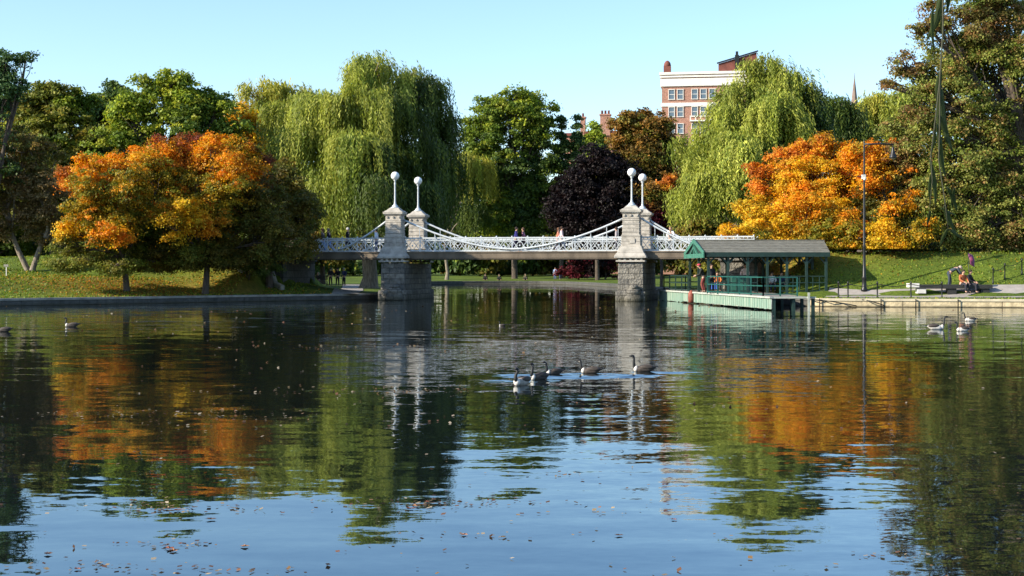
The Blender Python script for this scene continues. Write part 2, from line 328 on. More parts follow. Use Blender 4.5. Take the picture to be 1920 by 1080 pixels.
# ------------------------------------------------------------------ banks and paths
def wall_piece(name, i0, i1, m, mc, label, capw=.45, over=.05):
    idx = [k % len(RING) for k in range(i0, i1+1)]; pts = [Vector((*RING[k], 0)) for k in idx]
    if len(pts) < 2: return
    nor = []
    for k in idx:
        t = Vector((*(RING[(k+1) % len(RING)]-RING[k-1]), 0)).normalized(); nn = Vector((t.y, -t.x, 0))
        if float(ringdist(RING[k][0]+nn.x*.5, RING[k][1]+nn.y*.5)[0]) < 0: nn = -nn
        nor.append(nn)
    root = empty(name, (0,0,0), 0, label, 'wall')
    hs = [float(hgt(p.x, p.y, np.array([0.]))[0]) for p in pts]
    def strip(prof, mt, nm):     # prof: list of (outward offset, z rel to top)
        b = MB(); k = len(prof); vs = []; fs = []
        for p, q, h in zip(pts, nor, hs):
            for (o, z) in prof: w = p+q*o; vs.append((w.x, w.y, (h+z) if z > -5 else -1.1))
        for i in range(len(pts)-1):
            for j in range(k): a = i*k+j; c = i*k+(j+1) % k; fs.append((a, c, c+k, a+k))
        fs += [tuple(range(k)), tuple((len(pts)-1)*k+j for j in range(k))[::-1]]
        b.add(vs, fs); o = b.build(nm, mt, root)
        bm = bmesh.new(); bm.from_mesh(o.data); bmesh.ops.recalc_face_normals(bm, faces=bm.faces); bm.to_mesh(o.data); bm.free(); return o
    strip([(-.02,-10),(-.02,-.10),(capw-.05,-.10),(capw-.05,-10)], m, 'wall_face')
    strip([(-.02-over,-.10),(-.02-over,.03),(capw,.03),(capw,-.10)], mc, 'coping')
def near_idx(x, y): return int(np.argmin(np.hypot(RING[:, 0]-x, RING[:, 1]-y)))
ia, ib, ic, idd, ie, ig = near_idx(32,2), near_idx(16.3,80.2), near_idx(14.6,105), near_idx(-10.5,120), near_idx(-9.3,100), near_idx(-30,2)
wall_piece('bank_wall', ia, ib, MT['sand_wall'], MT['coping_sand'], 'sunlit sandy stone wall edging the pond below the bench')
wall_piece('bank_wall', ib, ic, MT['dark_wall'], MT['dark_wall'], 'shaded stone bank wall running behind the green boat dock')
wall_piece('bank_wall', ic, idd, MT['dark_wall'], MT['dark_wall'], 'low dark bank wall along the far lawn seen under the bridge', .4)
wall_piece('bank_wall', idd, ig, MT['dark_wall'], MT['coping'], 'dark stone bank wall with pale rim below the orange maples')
def path_strip(pts, w, name='path'):
    pts = [Vector((x, y, 0)) for x, y in pts]; o = []
    for i in range(len(pts)-1):
        for j in range(8): o.append(pts[i].lerp(pts[i+1], j/8))
    o.append(pts[-1]); K = 6; X = []; Y = []
    for i, p in enumerate(o):
        t = (o[min(i+2, len(o)-1)]-o[max(i-2, 0)]).normalized(); nn = Vector((-t.y, t.x, 0))
        for j in range(K+1): q = p+nn*w*(j/K-.5); X.append(q.x); Y.append(q.y)
    Z = hgt(X, Y)+.035; b = MB(); fs = [(i*(K+1)+j, (i+1)*(K+1)+j, (i+1)*(K+1)+j+1, i*(K+1)+j+1) for i in range(len(o)-1) for j in range(K)]
    b.add(list(zip(X, Y, Z)), fs, True); ob = b.build(name, MT['path']); tag(ob, kind='structure'); 
    if ob.data.polygons[0].normal.z < 0: ob.data.flip_normals()
path_strip([(18.4,83.4),(20.5,82.6),(23.5,82.2),(27,82.0),(31,81.4),(35,79.4),(40,75)], 3.0)
path_strip([(-11.3,96),(-11.6,100),(-12.2,108),(-14,125),(-17,150)], 1.8)

# ------------------------------------------------------------------ trees
def S(r, g, b, k=1.0): c = srgb(r, g, b); return (c[0]*k, c[1]*k, c[2]*k)
PAL = {
 'green':   [S(106,126,44),S(88,112,40),S(128,144,52),S(70,94,38)],
 'lime':    [S(150,162,50),S(130,150,48),S(166,170,60),S(106,130,44)],
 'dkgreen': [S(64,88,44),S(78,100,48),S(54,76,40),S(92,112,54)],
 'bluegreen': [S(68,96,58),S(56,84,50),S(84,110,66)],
 'olive':   [S(118,124,50),S(104,114,46),S(134,126,54),S(88,100,42)],
 'brownolive': [S(118,102,54),S(100,92,48),S(132,108,56),S(104,110,52)],
 'taupe':   [S(128,108,76),S(112,100,68),S(98,94,56),S(136,118,84)],
 'orange':  [S(232,156,34),S(222,136,28),S(238,172,44),S(204,112,30),S(178,146,40)],
 'redorange': [S(200,124,46),S(178,102,44),S(214,144,46),S(146,92,44)],
 'maroon':  [S(124,60,46),S(106,52,42),S(140,76,44),S(100,72,40)],
 'yellow':  [S(232,184,42),S(234,166,36),S(214,176,48),S(180,160,44)],
 'yolive':  [S(160,140,38),S(128,124,36),S(104,110,34),S(182,146,38),S(90,98,32)],
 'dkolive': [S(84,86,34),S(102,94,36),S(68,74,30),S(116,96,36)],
 'rust':    [S(136,100,46),S(118,90,42),S(104,88,42),S(150,112,50),S(88,84,40)],
 'purple':  [S(30,21,25),S(25,18,23),S(36,25,26),S(22,20,22)],
 'crimson': [S(104,30,44),S(84,26,38),S(70,30,34)],
 'willow':  [S(154,164,68),S(136,150,60),S(172,178,84),S(112,130,54)],
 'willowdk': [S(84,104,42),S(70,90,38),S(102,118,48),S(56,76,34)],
 'willowy': [S(176,170,74),S(160,162,64),S(140,152,58)],
 'mixr':    [S(128,142,70),S(116,128,62),S(144,142,76),S(142,110,70),S(102,118,56),S(136,144,76)],
 'redtop':  [S(136,102,72),S(120,94,62),S(126,120,68),S(106,106,58)],
}
WARM = np.array((1.12, 1.06, .92))
MIXES = {'orange':'yolive','redorange':'orange','yellow':'yolive','yolive':'orange','dkolive':'olive','green':'lime','dkgreen':'green','maroon':'redorange','rust':'olive','mixr':'green','redtop':'mixr','olive':'green','lime':'green'}
def leaf_mesh(name, C, DIR, NRM, L, Wd, COLS, parent):
    """C centres, DIR leaf axis, NRM rough normal, L length, Wd width: one diamond face per leaf"""
    n = len(C); DIR = DIR/np.linalg.norm(DIR, axis=1, keepdims=True)
    SIDE = np.cross(DIR, NRM); SIDE /= (np.linalg.norm(SIDE, axis=1, keepdims=True)+1e-9)
    V4 = np.empty((n, 4, 3), np.float32); L = L[:, None]; Wd = Wd[:, None]
    V4[:, 0] = C-DIR*L*.5; V4[:, 1] = C+SIDE*Wd*.5-DIR*L*.06; V4[:, 2] = C+DIR*L*.5; V4[:, 3] = C-SIDE*Wd*.5-DIR*L*.06
    me = bpy.data.meshes.new(name); me.vertices.add(n*4); me.vertices.foreach_set('co', V4.ravel())
    me.loops.add(n*4); me.loops.foreach_set('vertex_index', np.arange(n*4, dtype=np.int32))
    me.polygons.add(n); me.polygons.foreach_set('loop_start', np.arange(0, n*4, 4, dtype=np.int32))
    me.update(calc_edges=True)
    ca = me.color_attributes.new('Col', 'FLOAT_COLOR', 'CORNER'); cc = np.ones((n, 4, 4), np.float32); cc[:, :, :3] = COLS[:, None, :]
    ca.data.foreach_set('color', cc.ravel()); me.materials.append(MT['leaf'])
    o = bpy.data.objects.new(name, me); COL.objects.link(o)
    if parent: o.parent = parent
    return o
def pal_cols(pal, n, jit=.12):
    P_ = np.array(PAL[pal]); c = P_[rng.integers(0, len(P_), n)]; return c*(1+rng.normal(0, jit, (n, 1)))
def limb(mb, a, b, r0, r1, sag=.0, n=6, seg=4, wob=.12):
    a = Vector(a); b = Vector(b); L = (b-a).length; pts = []
    for i in range(seg+1):
        t = i/seg; p = a.lerp(b, t); p.z += math.sin(t*math.pi)*sag*L
        if 0 < i < seg: p += Vector((random.uniform(-1,1), random.uniform(-1,1), random.uniform(-.5,.5)))*wob*L/seg
        pts.append(p)
    mb.tube(pts, [r0+(r1-r0)*i/seg for i in range(seg+1)], n, False); return pts
def ground_at(px, Y): x = (px-960)/F*Y; return Vector((x, Y, H1(x, Y)))
def tree(name, label, basepx, Y, lobes, N, leaf=.22, tr=.3, bark='bark', group=None, cat='tree', dens=1.0, clump=.62, depth=.8, trunks=1, fork=.35, spread=.25, limbs=True):
    base = ground_at(basepx, Y); root = empty(name, base, 0, label, cat, group)
    B = np.array(base); LB = []
    for lb in lobes:
        px, py, rx, ry = lb[:4]; pal = lb[4]; dy = lb[5] if len(lb) > 5 else 0
        c = np.array(P(px, py, Y+dy)); k = (Y+dy)/F; LB.append((c, np.array((rx*k, rx*k*depth, ry*k)), pal))
    area = np.array([l[1][0]*l[1][2]+l[1][0]*l[1][1] for l in LB])
    Cs, Ds, Ns, Ls, Cl = [], [], [], [], []; clumps = []
    per = 60
    for (c, r, pal), a in zip(LB, area):
        nl = int(N*a/area.sum()); nc = max(6, nl//per)
        # every limb carries several boughs, every bough its own leaf sprays
        ns = int(min(30, 8+a/1.6))
        sv = rng.normal(0, 1, (ns, 3)); sv /= np.linalg.norm(sv, axis=1, keepdims=True); srad = rng.uniform(.45, 1.0, ns); ssz = rng.uniform(.20, .46, ns)
        stint = rng.normal(1, .08, (ns, 1))
        si = rng.integers(0, ns, nc); v = rng.normal(0, 1, (nc, 3)); v /= np.linalg.norm(v, axis=1, keepdims=True)
        off0 = v*(ssz[si]*np.where(rng.random(nc) < .17, rng.uniform(1.0, 1.6, nc), rng.uniform(.5, 1.05, nc)))[:, None]
        cc = c+(sv[si]*srad[si][:, None]+off0)*r; clumps.append((c, r, cc))
        v = (sv[si]*.6+v); v /= np.linalg.norm(v, axis=1, keepdims=True)
        cs = rng.uniform(.45, 1.2, nc)*clump
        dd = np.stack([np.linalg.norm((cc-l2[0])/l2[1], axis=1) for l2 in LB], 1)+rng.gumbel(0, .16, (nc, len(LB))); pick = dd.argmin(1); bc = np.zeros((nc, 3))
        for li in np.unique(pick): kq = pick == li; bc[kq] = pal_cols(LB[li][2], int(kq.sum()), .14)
        if pal in MIXES: kk = rng.random(nc) < .22; bc[kk] = pal_cols(MIXES[pal], int(kk.sum()), .14)
        bc = bc*stint[si]
        idx = np.repeat(np.arange(nc), per); m = len(idx)
        off = rng.normal(0, 1, (m, 3)); off *= (cs[idx]*.55)[:, None]*np.array((1, 1, .48)); 
        off[:, 2] -= (off[:, 0]**2+off[:, 1]**2)*.25/clump
        pts = cc[idx]+off
        nrm = v[idx]*.6+rng.normal(0, .55, (m, 3))+np.array((0, 0, .55)); dr = np.cross(nrm, rng.normal(0, 1, (m, 3)))+np.array((0, 0, -.25))
        Cs.append(pts); Ds.append(dr); Ns.append(nrm); Ls.append(rng.uniform(.65, 1.35, m)*leaf)
        pc = pal_cols(pal, m, .15); Cl.append((bc[idx]*.72+pc*.28)*(1+rng.normal(0, .12, (m, 1)))*WARM)
    C = np.concatenate(Cs); gmin = B[2]+.25; k = C[:, 2] > gmin; L = np.concatenate(Ls)[k]
    leaf_mesh('crown', (C[k]-B), np.concatenate(Ds)[k], np.concatenate(Ns)[k], L, L*.72, np.clip(np.concatenate(Cl)[k], .004, .8), root)
    # trunk and limbs
    mb = MB(); zt = max(l[0][2]+l[1][2]*.3 for l in LB); zlow = min(l[0][2]-l[1][2] for l in LB); cx = np.mean([l[0] for l in LB], 0)
    Hh = max(1.2, (zt-B[2])*fork)
    for ti in range(trunks):
        a = (ti-(trunks-1)/2)*spread; foot = Vector((a*.6, random.uniform(-.1,.1), -.3))
        fk = Vector(((cx[0]-B[0])*.15+a*5, 0, Hh))
        mb.tube([foot, foot+Vector((a*.2,0,.45)), foot.lerp(fk, .5)+Vector((random.uniform(-.15,.15),0,.1)), fk], [tr*1.6, tr*1.05, tr*.9, tr*.75], 10, False)
        if not limbs: mb.tube([fk, Vector((cx[0]-B[0], cx[1]-B[1], zt-B[2]))], [tr*.75, tr*.15], 7, False)
        else:
            for i, (c, r, pts) in enumerate(clumps):
                if i % trunks != ti: continue
                cl = Vector(c-B); cl.z -= r[2]*.3; l_ = limb(mb, fk-Vector((0,0,random.uniform(0,.25)*Hh)), cl, tr*.5, tr*.2, .06, 6, 4)
                for q in pts[rng.permutation(len(pts))[:14]]:
                    s = l_[random.choice((2,3,4))]; limb(mb, s, Vector(q-B), tr*.16, .015, .05, 4, 3, .2)
    mb.build('trunk', MT[bark], root)
    return root
def willow(name, label, basepx, Y, lobes, strands, leaf=.34, tr=.6, group=None, bundle=16, sig=.33):
    """lobe: px, py, rx, ry (dome), hang in px, palette, dY"""
    base = ground_at(basepx, Y); root = empty(name, base, 0, label, 'tree', group); B = np.array(base)
    mb = MB(); Cs, Ds, Ns, Ls, Cl = [], [], [], [], []
    LB = []
    for lb in lobes:
        px, py, rx, ry, hang, pal = lb[:6]; dy = lb[6] if len(lb) > 6 else 0; k = (Y+dy)/F
        LB.append((np.array(P(px, py, Y+dy)), np.array((rx*k, rx*k*.85, ry*k)), hang*k, pal))
    ar = np.array([l[1][0]**2+l[1][0]*(l[1][2]+l[2]) for l in LB]); top = max(l[0][2] for l in LB)
    fk = Vector((random.uniform(-.3,.3), 0, (top-B[2])*.3))
    mb.tube([(0,0,-.4),(0,0,.2),(.1,0,1.0),fk*.6,fk], [tr*1.9,tr*1.35,tr*1.05,tr*.95,tr*.85], 12, False)
    for (c, r, hang, pal), a in zip(LB, ar):
        ns = int(strands*a/ar.sum()); nb = max(4, ns//bundle); cl = Vector(c-B)
        l_ = limb(mb, fk, cl, tr*.5, tr*.16, .12, 7, 5, .1)
        nu = 9; su = rng.normal(0, 1, (nu, 3)); su[:, 2] = np.abs(su[:, 2])*.8-.1; su /= np.linalg.norm(su, axis=1, keepdims=True); sr = rng.uniform(.5, .95, nu); sz_ = rng.uniform(.22, .5, nu); stt = rng.normal(1, .14, (nu, 1))
        si = rng.integers(0, nu, nb); v = rng.normal(0, 1, (nb, 3)); v[:, 2] = np.abs(v[:, 2])*.9-.2; v /= np.linalg.norm(v, axis=1, keepdims=True)
        bc = c+(su[si]*sr[si][:, None]+v*sz_[si][:, None]*rng.uniform(.6, 1.1, nb)[:, None])*r; bl = hang*rng.uniform(.12, .85, nb)**1.1; bcol = pal_cols(pal, nb, .18)*stt[si]
        v = v*.6+su[si]*.6
        for q in bc[rng.permutation(nb)[:10]]: limb(mb, l_[4], Vector(q-B), tr*.13, .03, .1, 4, 4, .15)
        idx = np.repeat(np.arange(nb), bundle); m = len(idx)
        st = bc[idx]+rng.normal(0, sig, (m, 3))*np.array((1, 1, .9)); ln = bl[idx]*rng.uniform(.55, 1.15, m)+.5
        outd = v[idx].copy(); outd[:, 2] = 0; sway = rng.normal(0, .05, (m, 2))
        step = leaf*.62; kmax = int(max(ln)/step)+1
        t = np.arange(kmax)[None, :]*step; ok = t < ln[:, None]; ii, jj = np.nonzero(ok); tt = t[0, jj]
        arch = 1-np.exp(-tt/.7); o = outd[ii]*(arch*rng.uniform(.3, .8, m)[ii])[:, None]
        pos = st[ii]+o; pos[:, 2] -= tt-.25*arch*2*np.exp(-tt); pos[:, :2] += sway[ii]*tt[:, None]+np.sin(tt*1.3+ii*.7)[:, None]*.05
        pos += rng.normal(0, .06, pos.shape)
        d = np.stack([rng.normal(0, .5, len(tt))+outd[ii][:, 0]*np.exp(-tt), rng.normal(0, .5, len(tt))+outd[ii][:, 1]*np.exp(-tt), -np.ones(len(tt))], 1)
        nr = rng.normal(0, .5, (len(tt), 3))+outd[ii]+np.array((0, 0, .25))
        Cs.append(pos); Ds.append(d); Ns.append(nr); Ls.append(rng.uniform(.7, 1.25, len(tt))*leaf)
        sc = (bcol[idx]*.65+pal_cols(pal, m, .12)*.35)[ii]*WARM; Cl.append(sc*(1+rng.normal(0, .1, (len(tt), 1))))
    C = np.concatenate(Cs); k = C[:, 2] > B[2]+.4; L = np.concatenate(Ls)[k]
    leaf_mesh('crown', C[k]-B, np.concatenate(Ds)[k], np.concatenate(Ns)[k], L, L*.28, np.clip(np.concatenate(Cl)[k]*.88, .004, .8), root)
    mb.build('trunk', MT['palebark'], root)
    return root

QF = 1.0
def n_(k): return int(k*QF)
tree('broadleaf_tree', 'tall dark green tree cut by the left edge, its open top against the sky', -20, 96, [(-45,200,60,70,'bluegreen'),(12,118,34,24,'bluegreen'),(48,108,20,14,'bluegreen'),(0,165,48,42,'bluegreen'),(44,150,16,14,'bluegreen'),(-60,300,70,80,'dkgreen')], n_(26000), .17, .3, clump=.5)
tree('broadleaf_tree', 'olive brown tree behind the pale-trunked tree at the left edge', 100, 122, [(100,190,50,34,'olive'),(50,200,45,34,'olive'),(145,200,40,34,'green'),(75,215,60,40,'lime',2),(100,260,75,60,'olive'),(20,240,60,60,'olive',3),(20,310,60,70,'olive'),(60,380,90,70,'olive'),(150,330,60,70,'dkolive'),(150,270,50,50,'olive')], n_(110000), .26, .4)
tree('broadleaf_tree', 'dark green tree with two flat tops between the olive tree and the bright green one', 205, 128, [(205,175,34,20,'dkgreen'),(185,205,40,35,'bluegreen'),(238,200,36,40,'dkgreen'),(210,260,60,60,'green'),(180,330,70,80,'dkgreen')], n_(62000), .26, .4)
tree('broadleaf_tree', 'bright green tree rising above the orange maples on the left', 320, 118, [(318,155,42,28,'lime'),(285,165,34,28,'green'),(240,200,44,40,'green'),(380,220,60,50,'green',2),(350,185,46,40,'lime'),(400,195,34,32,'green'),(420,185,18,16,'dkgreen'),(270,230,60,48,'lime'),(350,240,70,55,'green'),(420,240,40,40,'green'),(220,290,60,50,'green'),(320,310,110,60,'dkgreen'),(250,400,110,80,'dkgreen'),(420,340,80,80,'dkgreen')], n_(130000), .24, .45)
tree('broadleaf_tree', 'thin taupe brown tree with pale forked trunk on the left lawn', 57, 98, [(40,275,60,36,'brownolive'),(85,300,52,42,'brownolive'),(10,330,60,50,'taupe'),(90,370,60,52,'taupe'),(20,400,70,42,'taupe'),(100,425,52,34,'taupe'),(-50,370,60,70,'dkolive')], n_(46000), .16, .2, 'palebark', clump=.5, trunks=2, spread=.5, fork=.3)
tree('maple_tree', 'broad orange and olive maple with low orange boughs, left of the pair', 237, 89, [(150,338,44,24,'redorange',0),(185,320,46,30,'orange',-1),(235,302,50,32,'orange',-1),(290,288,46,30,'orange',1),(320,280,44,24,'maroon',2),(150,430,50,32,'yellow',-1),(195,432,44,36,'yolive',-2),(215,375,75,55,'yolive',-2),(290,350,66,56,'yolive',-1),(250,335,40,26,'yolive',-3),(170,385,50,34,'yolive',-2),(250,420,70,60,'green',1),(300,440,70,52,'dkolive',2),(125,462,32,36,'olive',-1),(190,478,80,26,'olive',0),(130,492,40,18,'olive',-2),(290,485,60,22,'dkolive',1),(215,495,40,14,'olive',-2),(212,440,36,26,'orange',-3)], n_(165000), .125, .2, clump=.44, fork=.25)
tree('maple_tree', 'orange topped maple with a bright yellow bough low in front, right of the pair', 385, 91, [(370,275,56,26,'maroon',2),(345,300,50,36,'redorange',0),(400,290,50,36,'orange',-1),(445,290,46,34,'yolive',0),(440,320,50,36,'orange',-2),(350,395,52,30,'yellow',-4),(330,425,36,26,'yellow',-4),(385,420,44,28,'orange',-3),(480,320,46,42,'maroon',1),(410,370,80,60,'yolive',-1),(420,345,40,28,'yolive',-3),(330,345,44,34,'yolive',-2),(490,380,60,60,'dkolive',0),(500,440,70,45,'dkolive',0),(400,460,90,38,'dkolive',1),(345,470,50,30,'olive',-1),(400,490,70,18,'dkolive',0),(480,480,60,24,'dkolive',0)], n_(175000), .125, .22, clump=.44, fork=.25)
tree('broadleaf_tree', 'dark shaded tree at the left end of the bridge beside the maples', 505, 97, [(520,330,40,34,'dkolive'),(548,375,40,48,'dkolive'),(565,415,36,46,'dkolive'),(562,400,32,42,'dkolive',-3.2),(572,446,26,28,'dkolive',-3.2),(520,420,60,50,'dkgreen'),(470,440,60,46,'dkgreen'),(545,455,36,24,'dkolive')], n_(60000), .17, .25, clump=.5)  # the two lobes set forward are added to shade the left pier
tree('shrub', 'dark evergreen shrub on the embankment left of the abutment', 470, 94.8, [(460,478,40,24,'dkgreen'),(490,492,34,20,'dkgreen'),(430,480,30,20,'dkolive')], n_(16000), .12, .06, clump=.35, cat='shrub')
tree('broadleaf_tree', 'unseen dark green tree added behind the two orange maples to shade the embankment', 300, 98, [(240,360,60,50,'dkgreen'),(320,340,70,50,'dkgreen'),(290,400,90,60,'dkolive'),(390,380,60,60,'dkgreen'),(250,450,80,40,'dkgreen'),(360,450,80,44,'dkolive')], n_(60000), .2, .25, clump=.6)  # hidden tree, added only to throw shade on the embankment
tree('maple_tree', 'golden yellow tree peeking out between the green tree and the pale willow', 440, 128, [(440,225,30,30,'yellow'),(430,255,26,26,'yellow'),(465,245,30,44,'yellow'),(450,300,50,50,'yolive')], n_(26000), .24, .3)
willow('willow_tree', 'smaller yellowish willow left of the great willow', 520, 140, [(490,175,40,22,70,'willowy'),(540,180,36,22,90,'willowy'),(470,215,38,26,110,'willowy'),(520,230,50,36,130,'willow'),(570,200,30,26,130,'willow'),(500,290,50,40,120,'willow')], n_(3600), .42, .4)
willow('willow_tree', 'great weeping willow towering behind the left bridge lamps', 692, 124, [(690,125,48,26,90,'willow'),(665,145,34,24,90,'willow',-3),(750,155,48,28,130,'willow',2),(795,175,38,34,170,'willowdk',2),(610,195,55,30,150,'willow',-3),(555,215,45,30,150,'willow'),(680,200,66,42,170,'willow',-5),(740,220,60,44,190,'willowdk',-3),(815,250,34,44,210,'willowdk',3),(580,270,56,40,180,'willow',-4),(650,280,60,44,190,'willow',-8),(720,300,56,44,170,'willowdk',-7),(790,300,52,46,190,'willowdk',-2),(600,350,54,36,120,'willow',-6),(840,330,26,40,150,'willowdk',3),(700,360,60,36,120,'willowdk',-9),(770,370,60,40,130,'willowdk',-6)], n_(12500), .36, .62)  # willowdk lobes on the right paint the crown's shaded side into the leaf colour
tree('broadleaf_tree', 'tall rounded green tree in the middle with sunlit yellow green top', 965, 205, [(960,200,48,30,'green'),(985,195,38,26,'lime'),(915,212,34,30,'green'),(1015,225,34,36,'green'),(900,255,34,36,'green'),(955,255,60,50,'green'),(1015,285,46,44,'dkgreen'),(905,315,40,40,'green'),(960,330,64,50,'dkgreen'),(900,350,36,34,'lime'),(1020,350,44,50,'green'),(930,400,50,44,'green'),(985,410,50,40,'dkgreen'),(945,430,30,18,'lime'),(1035,400,30,34,'green')], n_(100000), .36, .42, clump=.95, fork=.3)
willow('willow_tree', 'small yellow green weeping tree hanging low right of the great willow', 838, 200, [(878,300,26,16,70,'willowy'),(895,320,26,20,80,'willowy'),(870,345,22,18,80,'willowdk'),(880,400,30,22,60,'willowdk')], n_(2200), .44, .22)
for i, (px, py, h, w, lab) in enumerate(((1052,218,190,26,'dark spired conifer just right of the tall middle tree'),(1082,222,180,24,'dark spired conifer left of the small red chimney'))):
    tree('conifer_tree', lab, px, 205, [(px, py+h*t, max(5, w*(t*1.5)**.8), 13, 'dkgreen' if k % 2 else 'bluegreen') for k, t in enumerate((.02,.1,.2,.3,.42,.55,.7,.85))], n_(26000), .3, .3, clump=.6, limbs=False)
tree('broadleaf_tree', 'small bright green tree between the two red chimneys', 1110, 222, [(1110,250,20,22,'lime'),(1120,280,26,30,'green'),(1105,300,30,40,'green')], n_(14000), .36, .3, clump=.8)
tree('broadleaf_tree', 'rusty brown domed tree below the brick block', 1205, 200, [(1185,225,34,22,'rust'),(1205,230,40,26,'rust'),(1165,250,28,30,'rust'),(1240,250,34,30,'rust'),(1200,280,56,44,'rust'),(1255,285,28,36,'dkgreen'),(1180,330,60,50,'dkolive'),(1240,340,50,60,'rust')], n_(64000), .36, .5, clump=.9)
tree('copper_beech_tree', 'nearly black purple tree behind the right half of the main span', 1120, 195, [(1125,310,44,36,'purple'),(1165,325,34,40,'purple'),(1085,345,46,40,'purple'),(1145,380,60,60,'purple'),(1060,390,40,50,'purple'),(1100,420,60,50,'purple'),(1180,410,40,40,'purple')], n_(76000), .34, .3, clump=.95)
tree('shrub_tree', 'rust coloured small tree just left of the right bridge pylon', 1160, 198, [(1160,385,20,22,'rust'),(1175,400,26,26,'rust'),(1155,420,22,20,'rust'),(1190,370,22,26,'rust')], n_(18000), .3, .2, clump=.7)
tree('shrub_tree', 'crimson small tree between the right pylons and the pale willow', 1240, 132, [(1225,365,26,34,'rust'),(1215,400,28,30,'crimson'),(1235,415,26,24,'crimson'),(1240,340,20,24,'redorange')], n_(18000), .2, .15, clump=.5)
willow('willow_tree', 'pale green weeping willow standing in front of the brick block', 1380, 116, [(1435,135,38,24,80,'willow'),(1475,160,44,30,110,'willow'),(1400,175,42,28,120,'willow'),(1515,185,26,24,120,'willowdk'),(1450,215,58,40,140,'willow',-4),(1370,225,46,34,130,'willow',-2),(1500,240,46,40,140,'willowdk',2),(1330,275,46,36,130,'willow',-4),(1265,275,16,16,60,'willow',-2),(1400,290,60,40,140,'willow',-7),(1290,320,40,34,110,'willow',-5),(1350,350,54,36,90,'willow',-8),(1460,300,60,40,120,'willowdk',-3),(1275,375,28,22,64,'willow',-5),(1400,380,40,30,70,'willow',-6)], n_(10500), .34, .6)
willow('willow_tree', 'hazy pale willow between the spire and the big right tree', 1650, 150, [(1640,205,40,24,80,'willowy'),(1690,195,36,28,90,'willow'),(1600,225,30,20,80,'willow'),(1660,250,50,34,80,'willowy')], n_(3000), .42, .4)
willow('willow_tree', 'darker green willow behind, between the pale willow and the spire', 1570, 142, [(1560,205,30,20,90,'willowdk'),(1590,215,26,20,90,'willowdk'),(1550,245,40,30,90,'willowdk'),(1600,260,40,26,80,'willowdk')], n_(2600), .4, .4)
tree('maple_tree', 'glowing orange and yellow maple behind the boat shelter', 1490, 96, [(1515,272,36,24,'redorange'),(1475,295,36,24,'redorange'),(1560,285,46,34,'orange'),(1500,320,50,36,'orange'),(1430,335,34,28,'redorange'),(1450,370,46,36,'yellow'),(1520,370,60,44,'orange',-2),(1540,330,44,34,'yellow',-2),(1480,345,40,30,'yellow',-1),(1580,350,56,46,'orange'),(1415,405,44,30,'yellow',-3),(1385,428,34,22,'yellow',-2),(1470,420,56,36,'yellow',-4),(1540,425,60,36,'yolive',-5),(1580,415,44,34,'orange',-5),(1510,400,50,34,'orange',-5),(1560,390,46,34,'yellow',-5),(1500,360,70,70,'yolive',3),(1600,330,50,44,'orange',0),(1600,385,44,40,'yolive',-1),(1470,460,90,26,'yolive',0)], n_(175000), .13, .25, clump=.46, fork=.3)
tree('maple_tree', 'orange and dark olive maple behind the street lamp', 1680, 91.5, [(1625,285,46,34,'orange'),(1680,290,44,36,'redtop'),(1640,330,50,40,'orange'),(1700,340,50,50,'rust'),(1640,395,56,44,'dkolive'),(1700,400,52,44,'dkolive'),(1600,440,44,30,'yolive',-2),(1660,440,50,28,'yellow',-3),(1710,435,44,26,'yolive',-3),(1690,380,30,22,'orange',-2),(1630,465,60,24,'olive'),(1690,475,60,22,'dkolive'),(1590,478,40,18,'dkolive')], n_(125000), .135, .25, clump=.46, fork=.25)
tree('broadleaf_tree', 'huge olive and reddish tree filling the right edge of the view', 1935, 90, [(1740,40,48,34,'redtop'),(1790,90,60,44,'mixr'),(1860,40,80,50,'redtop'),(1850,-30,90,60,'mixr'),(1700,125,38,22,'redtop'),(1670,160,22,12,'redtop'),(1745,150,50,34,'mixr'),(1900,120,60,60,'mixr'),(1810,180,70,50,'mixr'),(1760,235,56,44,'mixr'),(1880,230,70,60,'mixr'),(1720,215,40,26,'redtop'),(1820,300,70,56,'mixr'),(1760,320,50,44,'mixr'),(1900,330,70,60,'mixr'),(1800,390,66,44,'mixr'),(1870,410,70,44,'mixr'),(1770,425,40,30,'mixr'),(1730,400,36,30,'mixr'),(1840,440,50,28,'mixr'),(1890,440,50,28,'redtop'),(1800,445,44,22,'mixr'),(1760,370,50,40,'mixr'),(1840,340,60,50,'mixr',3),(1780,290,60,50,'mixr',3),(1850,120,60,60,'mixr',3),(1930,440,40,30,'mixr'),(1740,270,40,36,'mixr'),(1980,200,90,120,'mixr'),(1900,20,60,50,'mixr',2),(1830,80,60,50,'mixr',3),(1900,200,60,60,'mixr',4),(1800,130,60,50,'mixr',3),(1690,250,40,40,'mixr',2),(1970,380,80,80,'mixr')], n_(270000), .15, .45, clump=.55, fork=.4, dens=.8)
tree('broadleaf_tree', 'shaded dark tree behind the lawn at the right', 1830, 125, [(1780,400,80,60,'dkgreen'),(1870,390,80,70,'dkolive'),(1940,380,70,90,'dkgreen'),(1740,420,60,50,'dkolive')], n_(40000), .26, .4)
